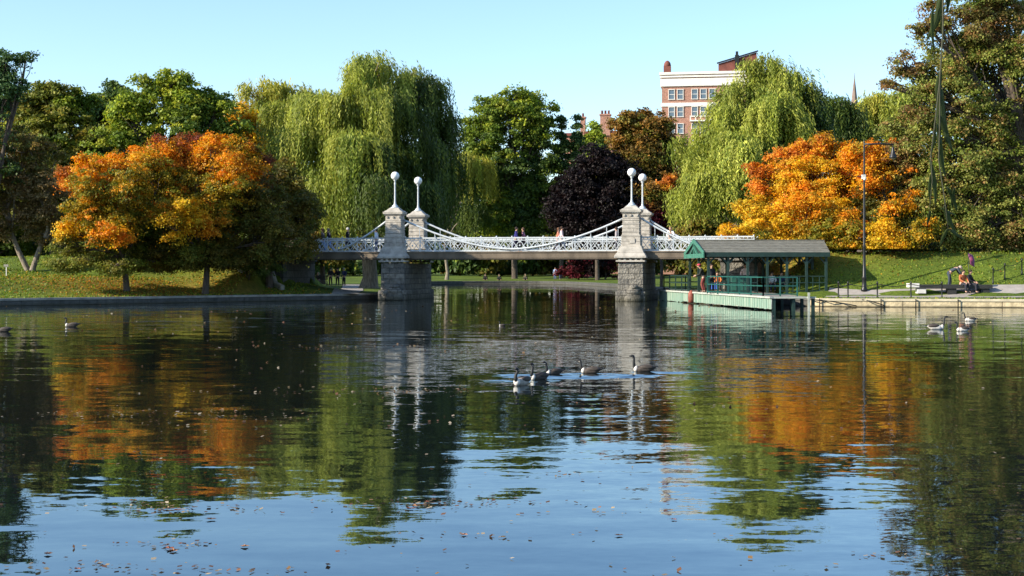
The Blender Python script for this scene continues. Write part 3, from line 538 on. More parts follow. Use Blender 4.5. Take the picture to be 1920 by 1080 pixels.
# far belt of trees that closes the view below the crowns
proto = tree('background_tree', 'dark tree of the belt behind the far lawn', 960, 250, [(960,380,46,50,'dkgreen'),(940,420,50,50,'dkolive'),(985,430,50,50,'dkgreen'),(960,470,60,40,'dkolive')], n_(26000), .5, .4, group='trees closing the view behind the far lawn', clump=1.3)
for i in range(22):
    o = copy_tree(proto); x = -78+i*7.4+random.uniform(-2,2); y = random.choice((232, 245, 262)); o.location = (x, y, H1(x, y)); o.rotation_euler.z = random.uniform(0, 6); s = random.uniform(.8, 1.1); o.scale = (s, s, s)
fs = tree('far_shrub', 'dark shrub at the back of the far lawn', 960, 222, [(950,505,26,18,'dkgreen'),(975,502,24,20,'dkolive')], n_(7000), .4, .12, group='dark shrubs at the back of the far lawn', clump=.8, cat='shrub', limbs=False)
for i in range(17):
    o = copy_tree(fs); x = -40+i*3.9+random.uniform(-1,1); y = random.uniform(216, 228); o.location = (x, y, H1(x, y)); o.rotation_euler.z = random.uniform(0, 6); o.scale = (1.3, 1.3, random.uniform(1.4, 2.1))
tree('shrub', 'dark crimson shrub on the far bank under the right half of the main span', 1085, 197, [(1070,508,24,13,'crimson'),(1095,500,28,18,'purple'),(1085,490,20,14,'crimson')], n_(10000), .28, .12, clump=.6, cat='shrub', limbs=False)
tree('shrub', 'dark purple shrub on the far bank just left of the right pier', 1135, 197, [(1130,503,30,18,'purple'),(1150,495,26,22,'crimson'),(1120,490,24,16,'purple')], n_(10000), .28, .12, clump=.6, cat='shrub', limbs=False)
tree('shrub', 'dark leafy shrub added to darken the slope between shelter and street lamp', 1585, 94, [(1572,484,28,20,'dkolive'),(1600,476,30,24,'dkgreen')], n_(20000), .14, .1, clump=.45, cat='shrub', limbs=False)  # added shrub, its dark leaves stand in for tree shade on the lawn
tree('shrub', 'dark leafy shrub added to darken the slope right of the street lamp', 1690, 94.5, [(1655,478,34,18,'dkgreen'),(1695,474,40,20,'dkolive'),(1735,468,34,20,'dkgreen')], n_(26000), .14, .1, clump=.45, cat='shrub', limbs=False)  # second added shrub, dark foliage in place of shade on the slope
proto2 = tree('background_tree', 'dark understorey tree behind the left lawn', 300, 138, [(300,400,60,50,'dkgreen'),(270,440,60,50,'dkolive'),(340,450,60,44,'dkgreen')], n_(22000), .3, .3, group='understorey trees behind the left lawn', clump=.8)
for (x, y) in ((-50,138),(-56,150),(-46,126),(-60,140),(-55,128),(-42,142),(-30,146),(-24,130),(-48,112),(-20,150)):
    o = copy_tree(proto2); o.location = (x, y, H1(x, y)); o.rotation_euler.z = random.uniform(0, 6)
proto3 = tree('background_tree', 'dark understorey tree behind the right lawn', 1500, 128, [(1500,400,60,50,'dkgreen'),(1470,440,60,50,'dkolive'),(1540,450,60,44,'dkgreen')], n_(22000), .3, .3, group='understorey trees behind the right lawn', clump=.8)
for (x, y) in ((46,108),(54,112),(60,126),(38,130),(50,140),(17,122),(34,120),(42,112),(50,124),(22,150)):
    o = copy_tree(proto3); o.location = (x, y, H1(x, y)); o.rotation_euler.z = random.uniform(0, 6)

# ------------------------------------------------------------------ bridge
def bpt(s, v, z): p = BL+U*s+V*v; return (p.x, p.y, z)      # s along from the left pylon, v away from the viewer
DZ = 3.22
def build_bridge():
    root = empty('footbridge', (0,0,0), 0, 'stone and white iron footbridge with four pylons crossing the pond', 'bridge')
    S0, S1 = -9.3, SPAN+7.9
    def bbox(mb, s, v, z, ds, dv, dz, top=None): mb.box(bpt(s, v, z), (ds, dv, dz), BRZ, top)
    b = MB(); bbox(b, (S0+S1)/2, BW/2, DZ-.05, S1-S0, BW-.5, .12); b.build('deck', MT['planks'], root)
    for v in (-.02, BW+.02):
        for (a, c) in ((S0, -.85), (.85, SPAN-.85), (SPAN+.85, S1)):
            b = MB(); bbox(b, (a+c)/2, v, DZ-.20, c-a, .34, .36); bbox(b, (a+c)/2, v, DZ+.02, c-a, .46, .08); bbox(b, (a+c)/2, v, DZ-.42, c-a, .26, .08); b.build('edge_beam', MT['deck_stone'], root)
    for v in (.9, 1.9, 3.4, 4.4): b = MB(); bbox(b, (S0+S1)/2, v, DZ-.3, S1-S0, .2, .36); b.build('girder', MT['iron'], root)
    for s in (0, SPAN):          # water piers
        b = MB()
        bbox(b, s, BW/2, .95, 1.72, BW+1.5, 3.1, (.95, .985)); bbox(b, s, BW/2, -.3, 1.95, BW+1.8, 1.9)
        pr = b.build('pier', MT['rough_stone'], root, .03)
        b = MB()
        for v in (-.42, BW+.42): bbox(b, s, v, 2.62, 1.9, .9, .12); bbox(b, s, v, 2.88, 2.1, 1.15, .12); bbox(b, s, v, 3.05, 2.1, 1.15, .22, (.86, .82)); bbox(b, s, v, 3.35, 1.76, .92, .38, (.84, .84))
        bbox(b, s, BW/2, 2.88, 1.8, BW, .3)
        b.build('cornice', MT['trim_stone'], pr, .015)
        for v in (-.78, BW+.78):
            b = MB(); bbox(b, s, v+(.04 if v < 0 else -.04), 2.80, 1.7, .16, .06)
            for k in range(-2, 3): bbox(b, s+k*.36, v, 2.72, .15, .16, .20)
            b.build('dentil_band', MT['trim_stone'], pr)
        for v in (-.98, BW+.98):
            b = MB()
            for a, z, w, h in ((0,.15,1.25,.75),(0,.62,.95,.5),(0,.92,.6,.35)): b.ball(bpt(s+.25, v+(-.02 if v < 0 else .02), z), .5, 12, 8, (w, .55, h*1.15))
            b.build('rounded_boss', MT['rough_stone'], pr)
        for v in (-.15, BW+.15):
            b = MB(); bbox(b, s, v, 3.9, 1.28, 1.02, .75, (.96,.96)); bbox(b, s, v, 4.95, 1.14, .92, 1.62, (.94,.94))
            py = b.build('pylon', MT['stone'], root, .02)
            b = MB()
            bbox(b, s, v, 3.56, 1.42, 1.14, .12); bbox(b, s, v, 4.3, 1.26, 1.02, .08)
            for z in (4.55, 4.8, 5.05, 5.3): bbox(b, s, v, z, 1.17, .95, .035)
            for du in (-.42, 0, .42): bbox(b, s+du, v-.47, 5.62, .12, .1, .12); bbox(b, s+du, v+.47, 5.62, .12, .1, .12)
            bbox(b, s, v, 5.78, 1.2, .98, .08); bbox(b, s, v, 5.90, 1.36, 1.12, .16, (1.04,1.04)); bbox(b, s, v, 6.02, 1.3, 1.08, .09, (.86,.86)); bbox(b, s, v, 6.16, 1.02, .86, .2, (.6,.6))
            b.build('cap', MT['trim_stone'], py, .01)
            b = MB(); bbox(b, s+.1, v-(.52 if v < 0 else -.52), 3.95, .34, .05, .3); b.build('carved_panel', MT['trim_stone'], py)
    # railings: each run between supports is one part, with post sub-parts
    def run(a, c, v, n):
        b = MB(); z0, z1 = DZ+.12, DZ+.98
        for z, w in ((z0, .07), (z1, .085), (z1-.17, .045)): b.bar(bpt(a, v, z), bpt(c, v, z), w)
        for i in range(n):
            p, q = a+(c-a)*i/n, a+(c-a)*(i+1)/n; m = (p+q)/2; zt = z1-.17; zm = (z0+zt)/2
            for (x1, h1, x2, h2) in ((p,z0,m,zt),(m,z0,q,zt),(p,zt,m,z0),(m,zt,q,z0)): b.bar(bpt(x1, v, h1), bpt(x2, v, h2), .032)
            for k in (.0, .5): x = p+(q-p)*k; b.ball(bpt(x, v, zm), .06, 8, 6, (1,.4,1))
            for k in range(4): x = p+(q-p)*(k+.5)/4; b.ball(bpt(x, v, z1-.085), .045, 6, 4, (1,.5,1))
        r = b.build('railing', MT['white_paint'], root)
        for i in range(n+1): b = MB(); x = a+(c-a)*i/n; b.bar(bpt(x, v, DZ+.04), bpt(x, v, z1+.03), .075); b.ball(bpt(x, v, z1+.07), .06, 8, 6); b.build('railing_post', MT['white_paint'], r)
    for v in (.12, BW-.12): run(S0, -.62, v, 8); run(.62, SPAN-.62, v, 14); run(SPAN+.62, S1, v, 7)
    # ornamental suspension chains
    for v in (.02, BW-.02):
        for (a, c, m, za, zc, zm) in ((.55, SPAN-.55, SPAN/2, 5.45, 5.45, DZ+.22),):
            b = MB(); f = lambda x: zm+(za-zm)*abs((x-m)/(a-m))**1.75; K = 36; pts = [bpt(a+(c-a)*i/K, v, f(a+(c-a)*i/K)) for i in range(K+1)]
            b.tube(pts, .065, 6); b.build('chain', MT['white_paint'], root)
            for i in range(1, 14):
                x = .62+(SPAN-1.24)*i/14; z = f(x)
                if z > DZ+1.1: b = MB(); b.bar(bpt(x, v, DZ+1.0), bpt(x, v, z), .045); b.build('hanger', MT['white_paint'], root)
        for sg, o in ((-1, 0), (1, SPAN)):
            b = MB(); L = 4.3 if sg > 0 else 3.6; f = lambda t: DZ+.2+(5.45-DZ-.2)*(1-t)**1.3; pts = [bpt(o+sg*(.55+(L)*i/12), v, f(i/12)) for i in range(13)]; b.tube(pts, .065, 6); b.build('chain', MT['white_paint'], root)
            for x in (1.5, 2.4):
                z = f((x-.55)/L)
                if z > DZ+1.05: b = MB(); b.bar(bpt(o+sg*x, v, DZ+1.0), bpt(o+sg*x, v, z), .045); b.build('hanger', MT['white_paint'], root)
    # abutments standing on the banks
    for s, w in ((-8.9, 1.9), (SPAN+7.0, 2.4)):
        b = MB(); bbox(b, s-(.0), BW/2, 1.2, w, BW+.9, 3.2); bbox(b, s, BW/2, 2.72, w+.25, BW+1.2, .16); b.build('abutment', MT['dark_wall'] if s < 0 else MT['rough_stone'], root, .02)  # left abutment in darker stone: its tree shade is painted into the colour
build_bridge()
def lamp(s, v, label):
    p = Vector(bpt(s, v, 6.24)); root = empty('globe_lamp', p, 0, label, 'lamp', 'white globe lamps on the bridge pylons')
    b = MB(); b.lathe((0,0,0), [(.30,0),(.30,.06),(.20,.1),(.21,.16),(.12,.22),(.08,.3),(.07,.40),(.062,.55),(.055,1.6),(.075,1.66),(.055,1.72),(.055,1.84),(.10,1.88),(.10,1.93)], 14)
    b.build('lamp_post', MT['white_paint'], root)
    b = MB(); b.ball((0,0,2.20), .285, 20, 14); b.build('globe', MT['globe'], root)
lamp(0, -.15, 'white globe lamp on the near left pylon, front one of its pair'); lamp(0, BW+.15, 'white globe lamp on the far left pylon, behind and right of its twin')
lamp(SPAN, -.15, 'white globe lamp on the near right pylon, highest lamp on the bridge'); lamp(SPAN, BW+.15, 'white globe lamp on the far right pylon, behind and right of its twin')
# stone copings running down the embankment left of the bridge
def stone_ramp(name, label, pts, w, m, cat='wall', parent=None):
    root = empty(name, (0,0,0), 0, label, cat); b = MB()
    for (a, c) in zip(pts[:-1], pts[1:]):
        za, zc = H1(*a), H1(*c); A = Vector((*a, za+.12)); C = Vector((*c, zc+.12)); b.bar(A, C, w, .42)
    b.build('coping', m, root, .04); return root
stone_ramp('stone_coping', 'pale worn stone coping sloping down the bank under the right orange maple', [tuple(P(402,0,99.5))[:2], tuple(P(425,0,97.2))[:2], tuple(P(450,0,95.6))[:2], tuple(P(468,0,94.6))[:2]], .28, MT['coping'])
stone_ramp('stone_coping', 'stepped pale stone coping beside the left bridge abutment', [tuple(P(478,0,101))[:2], tuple(P(498,0,99))[:2], tuple(P(516,0,97.4))[:2], tuple(P(530,0,96.4))[:2]], .30, MT['coping'])

# ------------------------------------------------------------------ boat dock
DK = [Vector((13.1,71.7,0)), Vector((9.93,95.4,0)), Vector((15.7,95.8,0)), Vector((15.25,71.9,0))]
def dock():
    root = empty('boat_dock', (0,0,0), 0, 'pale green boarded boat dock reaching along the water left of the shelter', 'dock'); top = .68
    b = MB(); k = len(b.v); e = .06
    b.add([(p.x, p.y, z) for z in (top-.07, top) for p in DK], [(0,3,2,1),(4,5,6,7),(0,1,5,4),(1,2,6,5),(2,3,7,6),(3,0,4,7)]); b.build('planking', MT['planks'], root)
    d = (DK[1]-DK[0]); L = d.length; d.normalize(); nn = Vector((-d.y, d.x, 0)); nn = nn if nn.x < 0 else -nn; rz = math.atan2(d.y, d.x)
    b = MB(); p = DK[0]+d*L/2+nn*.05; b.box((p.x, p.y, top-.005), (L+.1, .16, .09), rz); p2 = (DK[0]+DK[3])/2; b.box((p2.x, p2.y-.06, top-.005), (2.3, .14, .09)); b.build('rim', MT['mintcap'], root)
    b = MB(); n = 62
    for i in range(n):
        q = DK[0]+d*(L*(i+.5)/n)+nn*.035; lo = .10+random.uniform(-.03,.03) if i < 46 else random.uniform(.0,.06)
        b.box((q.x, q.y, (top-.05+lo)/2), (L/n*random.uniform(.80,.9), .03, top-.05-lo), rz)
    b.build('side_boards', MT['mint'], root)
    b = MB(); q = DK[0]+d*L/2+nn*.01; b.box((q.x, q.y, .34), (L, .04, .5), rz); b.build('backing_beam', MT['mintcap'], root)
    for i in range(9):
        for u in ((0,1) if i else (0,.5,1)):
            a = DK[0].lerp(DK[1], i/8); c = DK[3].lerp(DK[2], i/8); q = a.lerp(c, .03+.94*u); b = MB(); b.box((q.x+.05, q.y+.1, -.2), (.16,.16,1.7)); b.build('pile', MT['dark_green'], root)
    b = MB(); b.box((14.95, 71.62, .3), (.10, .10, 1.25)); b.build('end_post', MT['mintcap'], root)
    # teal railing on the inner edge
    def rail(a, c, n, name='railing', h=1.0, m='teal'):
        a = Vector(a); c = Vector(c); b = MB()
        for z in (h, .55, .12): b.bar(a+Vector((0,0,z)), c+Vector((0,0,z)), .06)
        for i in range(n+1): q = a.lerp(c, i/n); b.bar(q, q+Vector((0,0,h)), .07)
        return b.build(name, MT[m], root)
    rail((11.35,82.6,top), (13.1,74.2,top), 5); rail((13.1,74.2,top), (14.9,74.3,top), 2); rail((10.15,95,top), (10.95,88.5,top), 4, m='dark_green'); rail((10.15,95,top), (14.5,95.3,top), 3, m='dark_green')
    return rail
dock()
# shelter with a low gabled roof
def shelter():
    root = empty('boat_shelter', (0,0,0), 0, 'long open boat shelter with grey roof and green gable on the dock', 'shelter')
    x0, x1, y0, y1 = 11.45, 18.85, 84.0, 90.8; rz = R(2.5); c = Vector((x0, y0, 0))
    def T(x, y, z): v = Matrix.Rotation(rz, 3, 'Z') @ Vector((x, y, 0)); return (c.x+v.x, c.y+v.y, z)
    Lx, Wy = x1-x0, y1-y0; ze, zr = 3.12, 3.86; th = .09; o = .35
    b = MB()
    for (ya, yb) in ((-.0, Wy/2), (Wy, Wy/2)):
        for dz in (0,):
            xe0, xe1, xr0, xr1 = .0, Lx, -.1, Lx+.55
            b.add([T(xe0,ya,ze), T(xe1,ya,ze), T(xr1,yb,zr), T(xr0,yb,zr), T(xe0,ya,ze-th), T(xe1,ya,ze-th), T(xr1,yb,zr-th), T(xr0,yb,zr-th)], [(0,1,2,3),(7,6,5,4),(0,4,5,1),(2,6,7,3),(1,5,6,2),(3,7,4,0)])
    rf = b.build('roof', MT['shingle'], root)
    b = MB()
    for i in range(1, 7):                                      # shingle courses
        t = i/7
        for ya in (0, Wy): yb = Wy/2; y = ya+(yb-ya)*t; z = ze+(zr-ze)*t; b.bar(T(.02-.1*t, y, z+.012), T(Lx-.02+.55*t, y, z+.012), .05, .022)
    b.bar(T(-.1, Wy/2, zr+.02), T(Lx+.55, Wy/2, zr+.02), .22, .05)
    b.build('ridge_and_courses', MT['shingle'], rf)
    b = MB(); b.bar(T(.02,-.03,ze-.16), T(Lx,-.03,ze-.16), .06, .26); b.bar(T(.02,Wy+.03,ze-.16), T(Lx,Wy+.03,ze-.16), .06, .26); b.bar(T(.02,-.0,ze-.16), T(.02,Wy,ze-.16), .06, .2); b.bar(T(Lx,-.0,ze-.16), T(Lx,Wy,ze-.16), .06, .2); b.build('fascia', MT['dark_green'], root)
    g = MB()
    for (a, e) in (((-.14,-.12,ze-.10), (-.14,Wy/2,zr-.02)), ((-.14,Wy+.12,ze-.10), (-.14,Wy/2,zr-.02))): g.bar(T(*a), T(*e), .06, .24)
    g.bar(T(-.14,-.1,ze-.22), T(-.14,Wy+.1,ze-.22), .07, .26)
    g.bar(T(-.12,Wy/2,ze-.1), T(-.12,Wy/2,zr-.1), .12)
    for dy in (-1.2, 1.2): g.bar(T(-.12,Wy/2+dy,ze-.12), T(-.12,Wy/2,ze+.35), .1)
    g.build('gable_trim', MT['gable_green'], root)
    b = MB(); b.add([T(-.05,.35,ze-.12), T(-.05,Wy-.35,ze-.12), T(-.05,Wy/2,zr-.16)], [(0,1,2)]); b.add([T(0,.35,ze-.12), T(0,Wy-.35,ze-.12), T(0,Wy/2,zr-.16)], [(2,1,0)]); b.build('gable_panel', MT['dark_green'], root)
    b = MB(); zb = ze-.28
    for i in range(12): x = .3+(Lx-.6)*i/11; b.bar(T(x,.1,zb+.12), T(x,Wy-.1,zb+.12), .07, .14)
    b.bar(T(.3,Wy/2,zb+.12), T(Lx-.3,Wy/2,zb+.12), .08, .16); b.build('rafters', MT['dark_green'], root)
    n = 7
    for yy in (.18, Wy*.5, Wy-.18):
        for i in range(n):
            if yy == Wy*.5 and i not in (0, 3, 6): continue
            x = .18+(Lx-.36)*i/(n-1); q = T(x, yy, 0); g0 = .66 if q[0] < 15.7 else H1(q[0], q[1])-.1
            b = MB(); b.box((q[0], q[1], (zb+g0)/2+.05), (.14,.14,zb-g0+.1), rz)
            for sg in (-1, 1):
                if (i == 0 and sg < 0) or (i == n-1 and sg > 0): continue
                b.bar(T(x, yy, zb-.48), T(x+sg*.42, yy, zb+.02), .08)
            b.build('post', MT['dark_green'], root)
    # low railing and panelled ticket counter inside
    for (a, e) in (((.18,.18), (Lx*.42,.18)), ((Lx*.6,.18), (Lx-.18,.18)), ((.18,Wy-.18), (Lx-.18,Wy-.18))):
        b = MB(); z0 = .68
        for z in (1.0, .62, .12): b.bar(T(*a, z0+z), T(*e, z0+z), .055)
        k = 7
        for j in range(k+1): x = a[0]+(e[0]-a[0])*j/k; b.bar(T(x, a[1], z0), T(x, a[1], z0+1.0), .045)
        b.build('railing', MT['dark_green'], root)
    return T, Lx, Wy
ST, SLx, SWy = shelter()
def counter():
    p = ST(2.35, 1.6, 0); root = empty('ticket_counter', (p[0], p[1], .68), R(2.5), 'teal panelled ticket counter standing under the shelter roof', 'counter')
    b = MB(); b.box((0,0,.5), (1.1,.6,1.0)); b.build('cabinet', MT['teal'], root, .01)
    b = MB(); b.box((0,0,1.03), (1.25,.72,.06)); b.build('counter_top', MT['dark_green'], root)
    for x in (-.36, 0, .36): b = MB(); b.box((x,-.31,.5), (.28,.02,.7)); b.build('panel', MT['green_paint'], root)
counter()
def bench(loc, rz, L, label, m1='green_paint', m2='iron', group=None, back=True):
    root = empty('bench', loc, rz, label, 'bench', group)
    b = MB()
    for k in range(4): b.box((0,-.18+.12*k,.45), (L,.10,.035))
    b.build('seat', MT[m1], root)
    if back:
        b = MB()
        for k in range(3): b.box((0,.25+.03*k,.62+.13*k), (L,.03,.10))
        b.build('backrest', MT[m1], root)
    for x in (-L/2+.12, L/2-.12):
        b = MB(); b.box((x,-.18,.22), (.05,.05,.44)); b.box((x,.2,.22), (.05,.05,.44)); b.box((x,0,.42), (.05,.42,.04))
        if back: b.bar((x,.22,.42), (x,.33,.95), .04)
        b.build('leg', MT[m2], root)
    return root
q = ST(1.2, 3.6, .68); bench(q, R(2.5), 1.7, 'green slatted bench in the left part of the shelter')
q = ST(4.9, 3.0, .68); bench(q, R(2.5), 1.8, 'green slatted bench in the right part of the shelter')
# rusty fender post hung on the dock front
b = MB(); q = DK[0].lerp(DK[1], .635)+Vector((-.16,0,0)); b.lathe((q.x, q.y, .03), [(.05,0),(.17,.05),(.2,.3),(.18,.62),(.1,.72),(.05,.78)], 12); tag(b.build('dock_fender', MT['rust']), 'rusty red fender post hanging on the dock front below the fisherman', 'fender')

# ------------------------------------------------------------------ street lamp and small furniture on the right bank
def street_lamp():
    base = Vector((20.8, 84.0, H1(20.8, 84.0))); root = empty('street_lamp', base, 0, 'tall black street lamp with single arm and hanging bell shade', 'street lamp'); h = 8.8
    b = MB(); b.lathe((0,0,0), [(.2,0),(.2,.12),(.15,.2),(.13,.75),(.16,.8),(.1,.9),(.085,2.6),(.1,2.65),(.075,2.75),(.06,6.6),(.045,h),(.02,h+.2)], 12); b.build('pole', MT['iron'], root)
    b = MB(); b.tube([(0,0,h-.12),(.9,0,h-.10),(1.72,0,h-.12)], .05, 8); b.tube([(.02,0,h-.35),(.25,0,h-.2),(.45,0,h-.12)], .02, 6); b.tube([(1.68,0,h-.1),(1.7,0,h-.3)], .03, 8); b.build('arm', MT['iron'], root)
    b = MB(); b.lathe((1.70,0,h-.95), [(.24,0),(.21,.1),(.13,.28),(.09,.45),(.07,.62),(.03,.7)], 16); sh = b.build('lamp_shade', MT['iron'], root)
    b = MB(); b.ball((1.70,0,h-.93), .17, 12, 8, (1,1,.55)); b.build('bulb_glass', MT['lampglass'], sh)
    b = MB(); b.box((-.05,-.05,6.75), (.22,.2,.26)); b.ball((.0,-.14,6.62), .1, 10, 8); b.build('camera_box', MT['pale_concrete'], root)
    b = MB(); b.box((-.3,0,6.78), (.3,.05,.06)); b.build('camera_arm', MT['iron'], root)
street_lamp()
def chain_posts():
    pts = []; proto = None; i0 = ib
    for (px, Y) in ((1572,81.6),(1590,81.3),(1645,80.9),(1708,80.5),(1766,80.2),(1862,83.5),(1884,84.0),(1916,84.5)):
        x = (px-960)/F*Y; pts.append(Vector((x, Y, H1(x, Y))))
    labs = ['thin black fence post nearest the dock end','short black fence post left of the street lamp','black fence post just right of the street lamp','black fence post left of the white bench end','black fence post in front of the bench middle','black fence post just right of the bench','second black fence post right of the bench','black fence post at the right edge of the lawn']
    for p, lab in zip(pts, labs):
        root = empty('fence_post', p, 0, lab, 'post', 'low iron posts along the bank walk')
        b = MB(); b.lathe((0,0,-.1), [(.055,0),(.055,.2),(.04,.25),(.038,.92),(.06,.95),(.05,1.02),(.01,1.08)], 8); b.build('shaft', MT['iron'], root)
    for a, c, lab in ((0,1,'sagging dark rail between the first two fence posts'),(1,2,'sagging dark rail in front of the street lamp'),(2,3,'sagging dark rail between lamp and bench'),(3,4,'sagging dark rail in front of the white bench end'),(5,6,'short dark rail right of the bench'),(6,7,'dark rail at the right edge of the lawn')):
        A, C = pts[a], pts[c]; b = MB(); b.tube([A.lerp(C, t/8)+Vector((0,0,.82-.14*math.sin(math.pi*t/8))) for t in range(9)], .02, 6); tag(b.build('fence_rail', MT['iron']), lab, 'fence rail', 'sagging rails between the bank posts')
chain_posts()
for px, Y, lab in ((1637,79.2,'dark vertical post on the sandy wall under the street lamp'),(1727,78.8,'dark vertical post on the sandy wall under the bench end'),(1829,78.2,'dark vertical post on the sandy wall beside the swimming geese'),(1545,79.7,'dark vertical post on the sandy wall next to the dock end')):
    x = (px-960)/F*Y; j = near_idx(x, Y); p = RING[j]; b = MB(); b.lathe((p[0]-.10, p[1]-.12, -.3), [(.03,0),(.03,.68),(.045,.72),(.01,.76)], 8); tag(b.build('mooring_post', MT['iron']), lab, 'post', 'mooring posts on the sandy wall')
for a, c, lab in ((1518,1606,'dark hose looping down over the sandy wall beside the dock'),(1616,1660,'short dark hose lying on the sandy wall under the street lamp')):
    b = MB(); pts = []
    for t in range(11):
        px = a+(c-a)*t/10; Y = 79.8-(px-1518)*.006; x = (px-960)/F*Y; j = near_idx(x, Y); p = RING[j]; s = (c-a)/88
        pts.append(((px-960)/F*(p[1]-.16), p[1]-.16, .40-.34*(t/10)**1.5))
    b.tube(pts, .028, 6); tag(b.build('hose', MT['iron']), lab, 'hose')
# stone and wood long bench on the right bank
def long_bench():
    x, y = 25.6, 82.6; root = empty('long_bench', (x, y, H1(x, y)), R(-2), 'long dark low bench with white block end on the right bank', 'bench')
    b = MB(); b.box((0,0,.5), (4.4,.55,.10)); b.box((0,-.28,.42), (4.4,.05,.22)); b.build('seat', MT['bench_wood'], root, .01)
    b = MB(); b.box((-2.3,0,.5), (.62,.62,.24)); b.box((-1.85,-.02,.2), (.5,.5,.34)); b.build('white_block', MT['pale_concrete'], root, .015)
    for k in (0, 1): b = MB(); b.box((-.1+k*1.9,0,.2), (.5,.45,.44)); b.build('leg', MT['bench_wood'], root)
long_bench()
def small_sign(px, Y, lab):
    p = ground_at(px, Y); root = empty('lawn_sign', p, R(-8), lab, 'sign'); b = MB(); b.box((0,0,.3), (.05,.05,.7)); b.build('stake', MT['pale_concrete'], root); b = MB(); b.box((0,-.04,.72), (.3,.03,.14)); b.build('board', MT['coping'], root)
small_sign(12, 90, 'small pale sign on a stake standing in the left lawn')

# ------------------------------------------------------------------ people
def plain(name, col, rough=.8): return mat(name, col, rough, .12, 8, spec=.2)
def skin_mesh(name, verts, edges, radii, m, parent, root_i=0, sub=1):
    me = bpy.data.meshes.new(name); me.from_pydata([tuple(v) for v in verts], edges, []); o = bpy.data.objects.new(name, me); COL.objects.link(o)
    o.modifiers.new('s', 'SKIN'); sv = me.skin_vertices[0].data
    for i, r in enumerate(radii): sv[i].radius = r if isinstance(r, tuple) else (r, r)
    sv[root_i].use_root = True; o.modifiers.new('sub', 'SUBSURF').levels = sub
    dg = bpy.context.evaluated_depsgraph_get(); dg.update(); ev = o.evaluated_get(dg); nm = bpy.data.meshes.new_from_object(ev)
    o.modifiers.clear(); o.data = nm; bpy.data.meshes.remove(me); nm.materials.clear(); nm.materials.append(m)
    nm.polygons.foreach_set('use_smooth', [True]*len(nm.polygons)); nm.name = name
    if parent: o.parent = parent
    return o
POSES = {   # local: x right, y forward, z up (metres, 1.72 m person)
 'walk': dict(pel=(0,0,.93), che=(0,.03,1.3), nec=(0,.04,1.47), hed=(0,.06,1.6), kn=((-.1,.2,.52),(.1,-.05,.5)), an=((-.1,.3,.09),(.1,-.38,.16)), el=((-.24,-.14,1.14),(.24,.12,1.12)), wr=((-.24,-.12,.9),(.23,.3,.94))),
 'stand': dict(pel=(0,0,.94), che=(0,0,1.3), nec=(0,.01,1.47), hed=(0,.03,1.6), kn=((-.1,.03,.5),(.11,.02,.5)), an=((-.12,0,.08),(.13,0,.08)), el=((-.25,-.03,1.14),(.26,0,1.12)), wr=((-.2,.14,.96),(.25,.06,.86))),
 'fish': dict(pel=(0,0,.9), che=(0,.1,1.24), nec=(0,.2,1.4), hed=(0,.27,1.51), kn=((-.12,.12,.5),(.12,.05,.48)), an=((-.13,0,.08),(.14,-.05,.08)), el=((-.24,.2,1.05),(.24,.22,1.03)), wr=((-.12,.44,.98),(.12,.46,.95))),
 'lean': dict(pel=(0,0,.92), che=(0,.14,1.24), nec=(0,.22,1.39), hed=(0,.29,1.5), kn=((-.1,.06,.5),(.1,-.02,.5)), an=((-.11,0,.08),(.12,-.12,.08)), el=((-.25,.3,1.08),(.25,.3,1.08)), wr=((-.14,.48,1.04),(.14,.48,1.04))),
 'sit': dict(pel=(0,0,.5), che=(0,.02,.84), nec=(0,.05,1.0), hed=(0,.09,1.13), kn=((-.12,.45,.5),(.12,.44,.5)), an=((-.13,.42,.08),(.13,.46,.08)), el=((-.25,.1,.72),(.25,.1,.72)), wr=((-.14,.33,.6),(.14,.33,.6))),
 'bend': dict(pel=(0,-.1,.9), che=(0,.25,1.1), nec=(0,.42,1.14), hed=(0,.55,1.12), kn=((-.1,.02,.5),(.12,-.08,.5)), an=((-.12,0,.08),(.13,-.15,.08)), el=((-.2,.48,.86),(.2,.5,.86)), wr=((-.1,.66,.74),(.1,.68,.74))),
 'lawn': dict(pel=(0,0,.12), che=(0,-.06,.45), nec=(0,-.05,.62), hed=(0,-.02,.76), kn=((-.16,.38,.4),(.16,.36,.38)), an=((-.16,.62,.07),(.14,.66,.07)), el=((-.27,-.2,.36),(.26,-.18,.36)), wr=((-.3,-.3,.12),(.3,-.3,.12))),
}
PC = {}
def cmat(c):
    if c not in PC: PC[c] = plain('cloth', c)
    return PC[c]
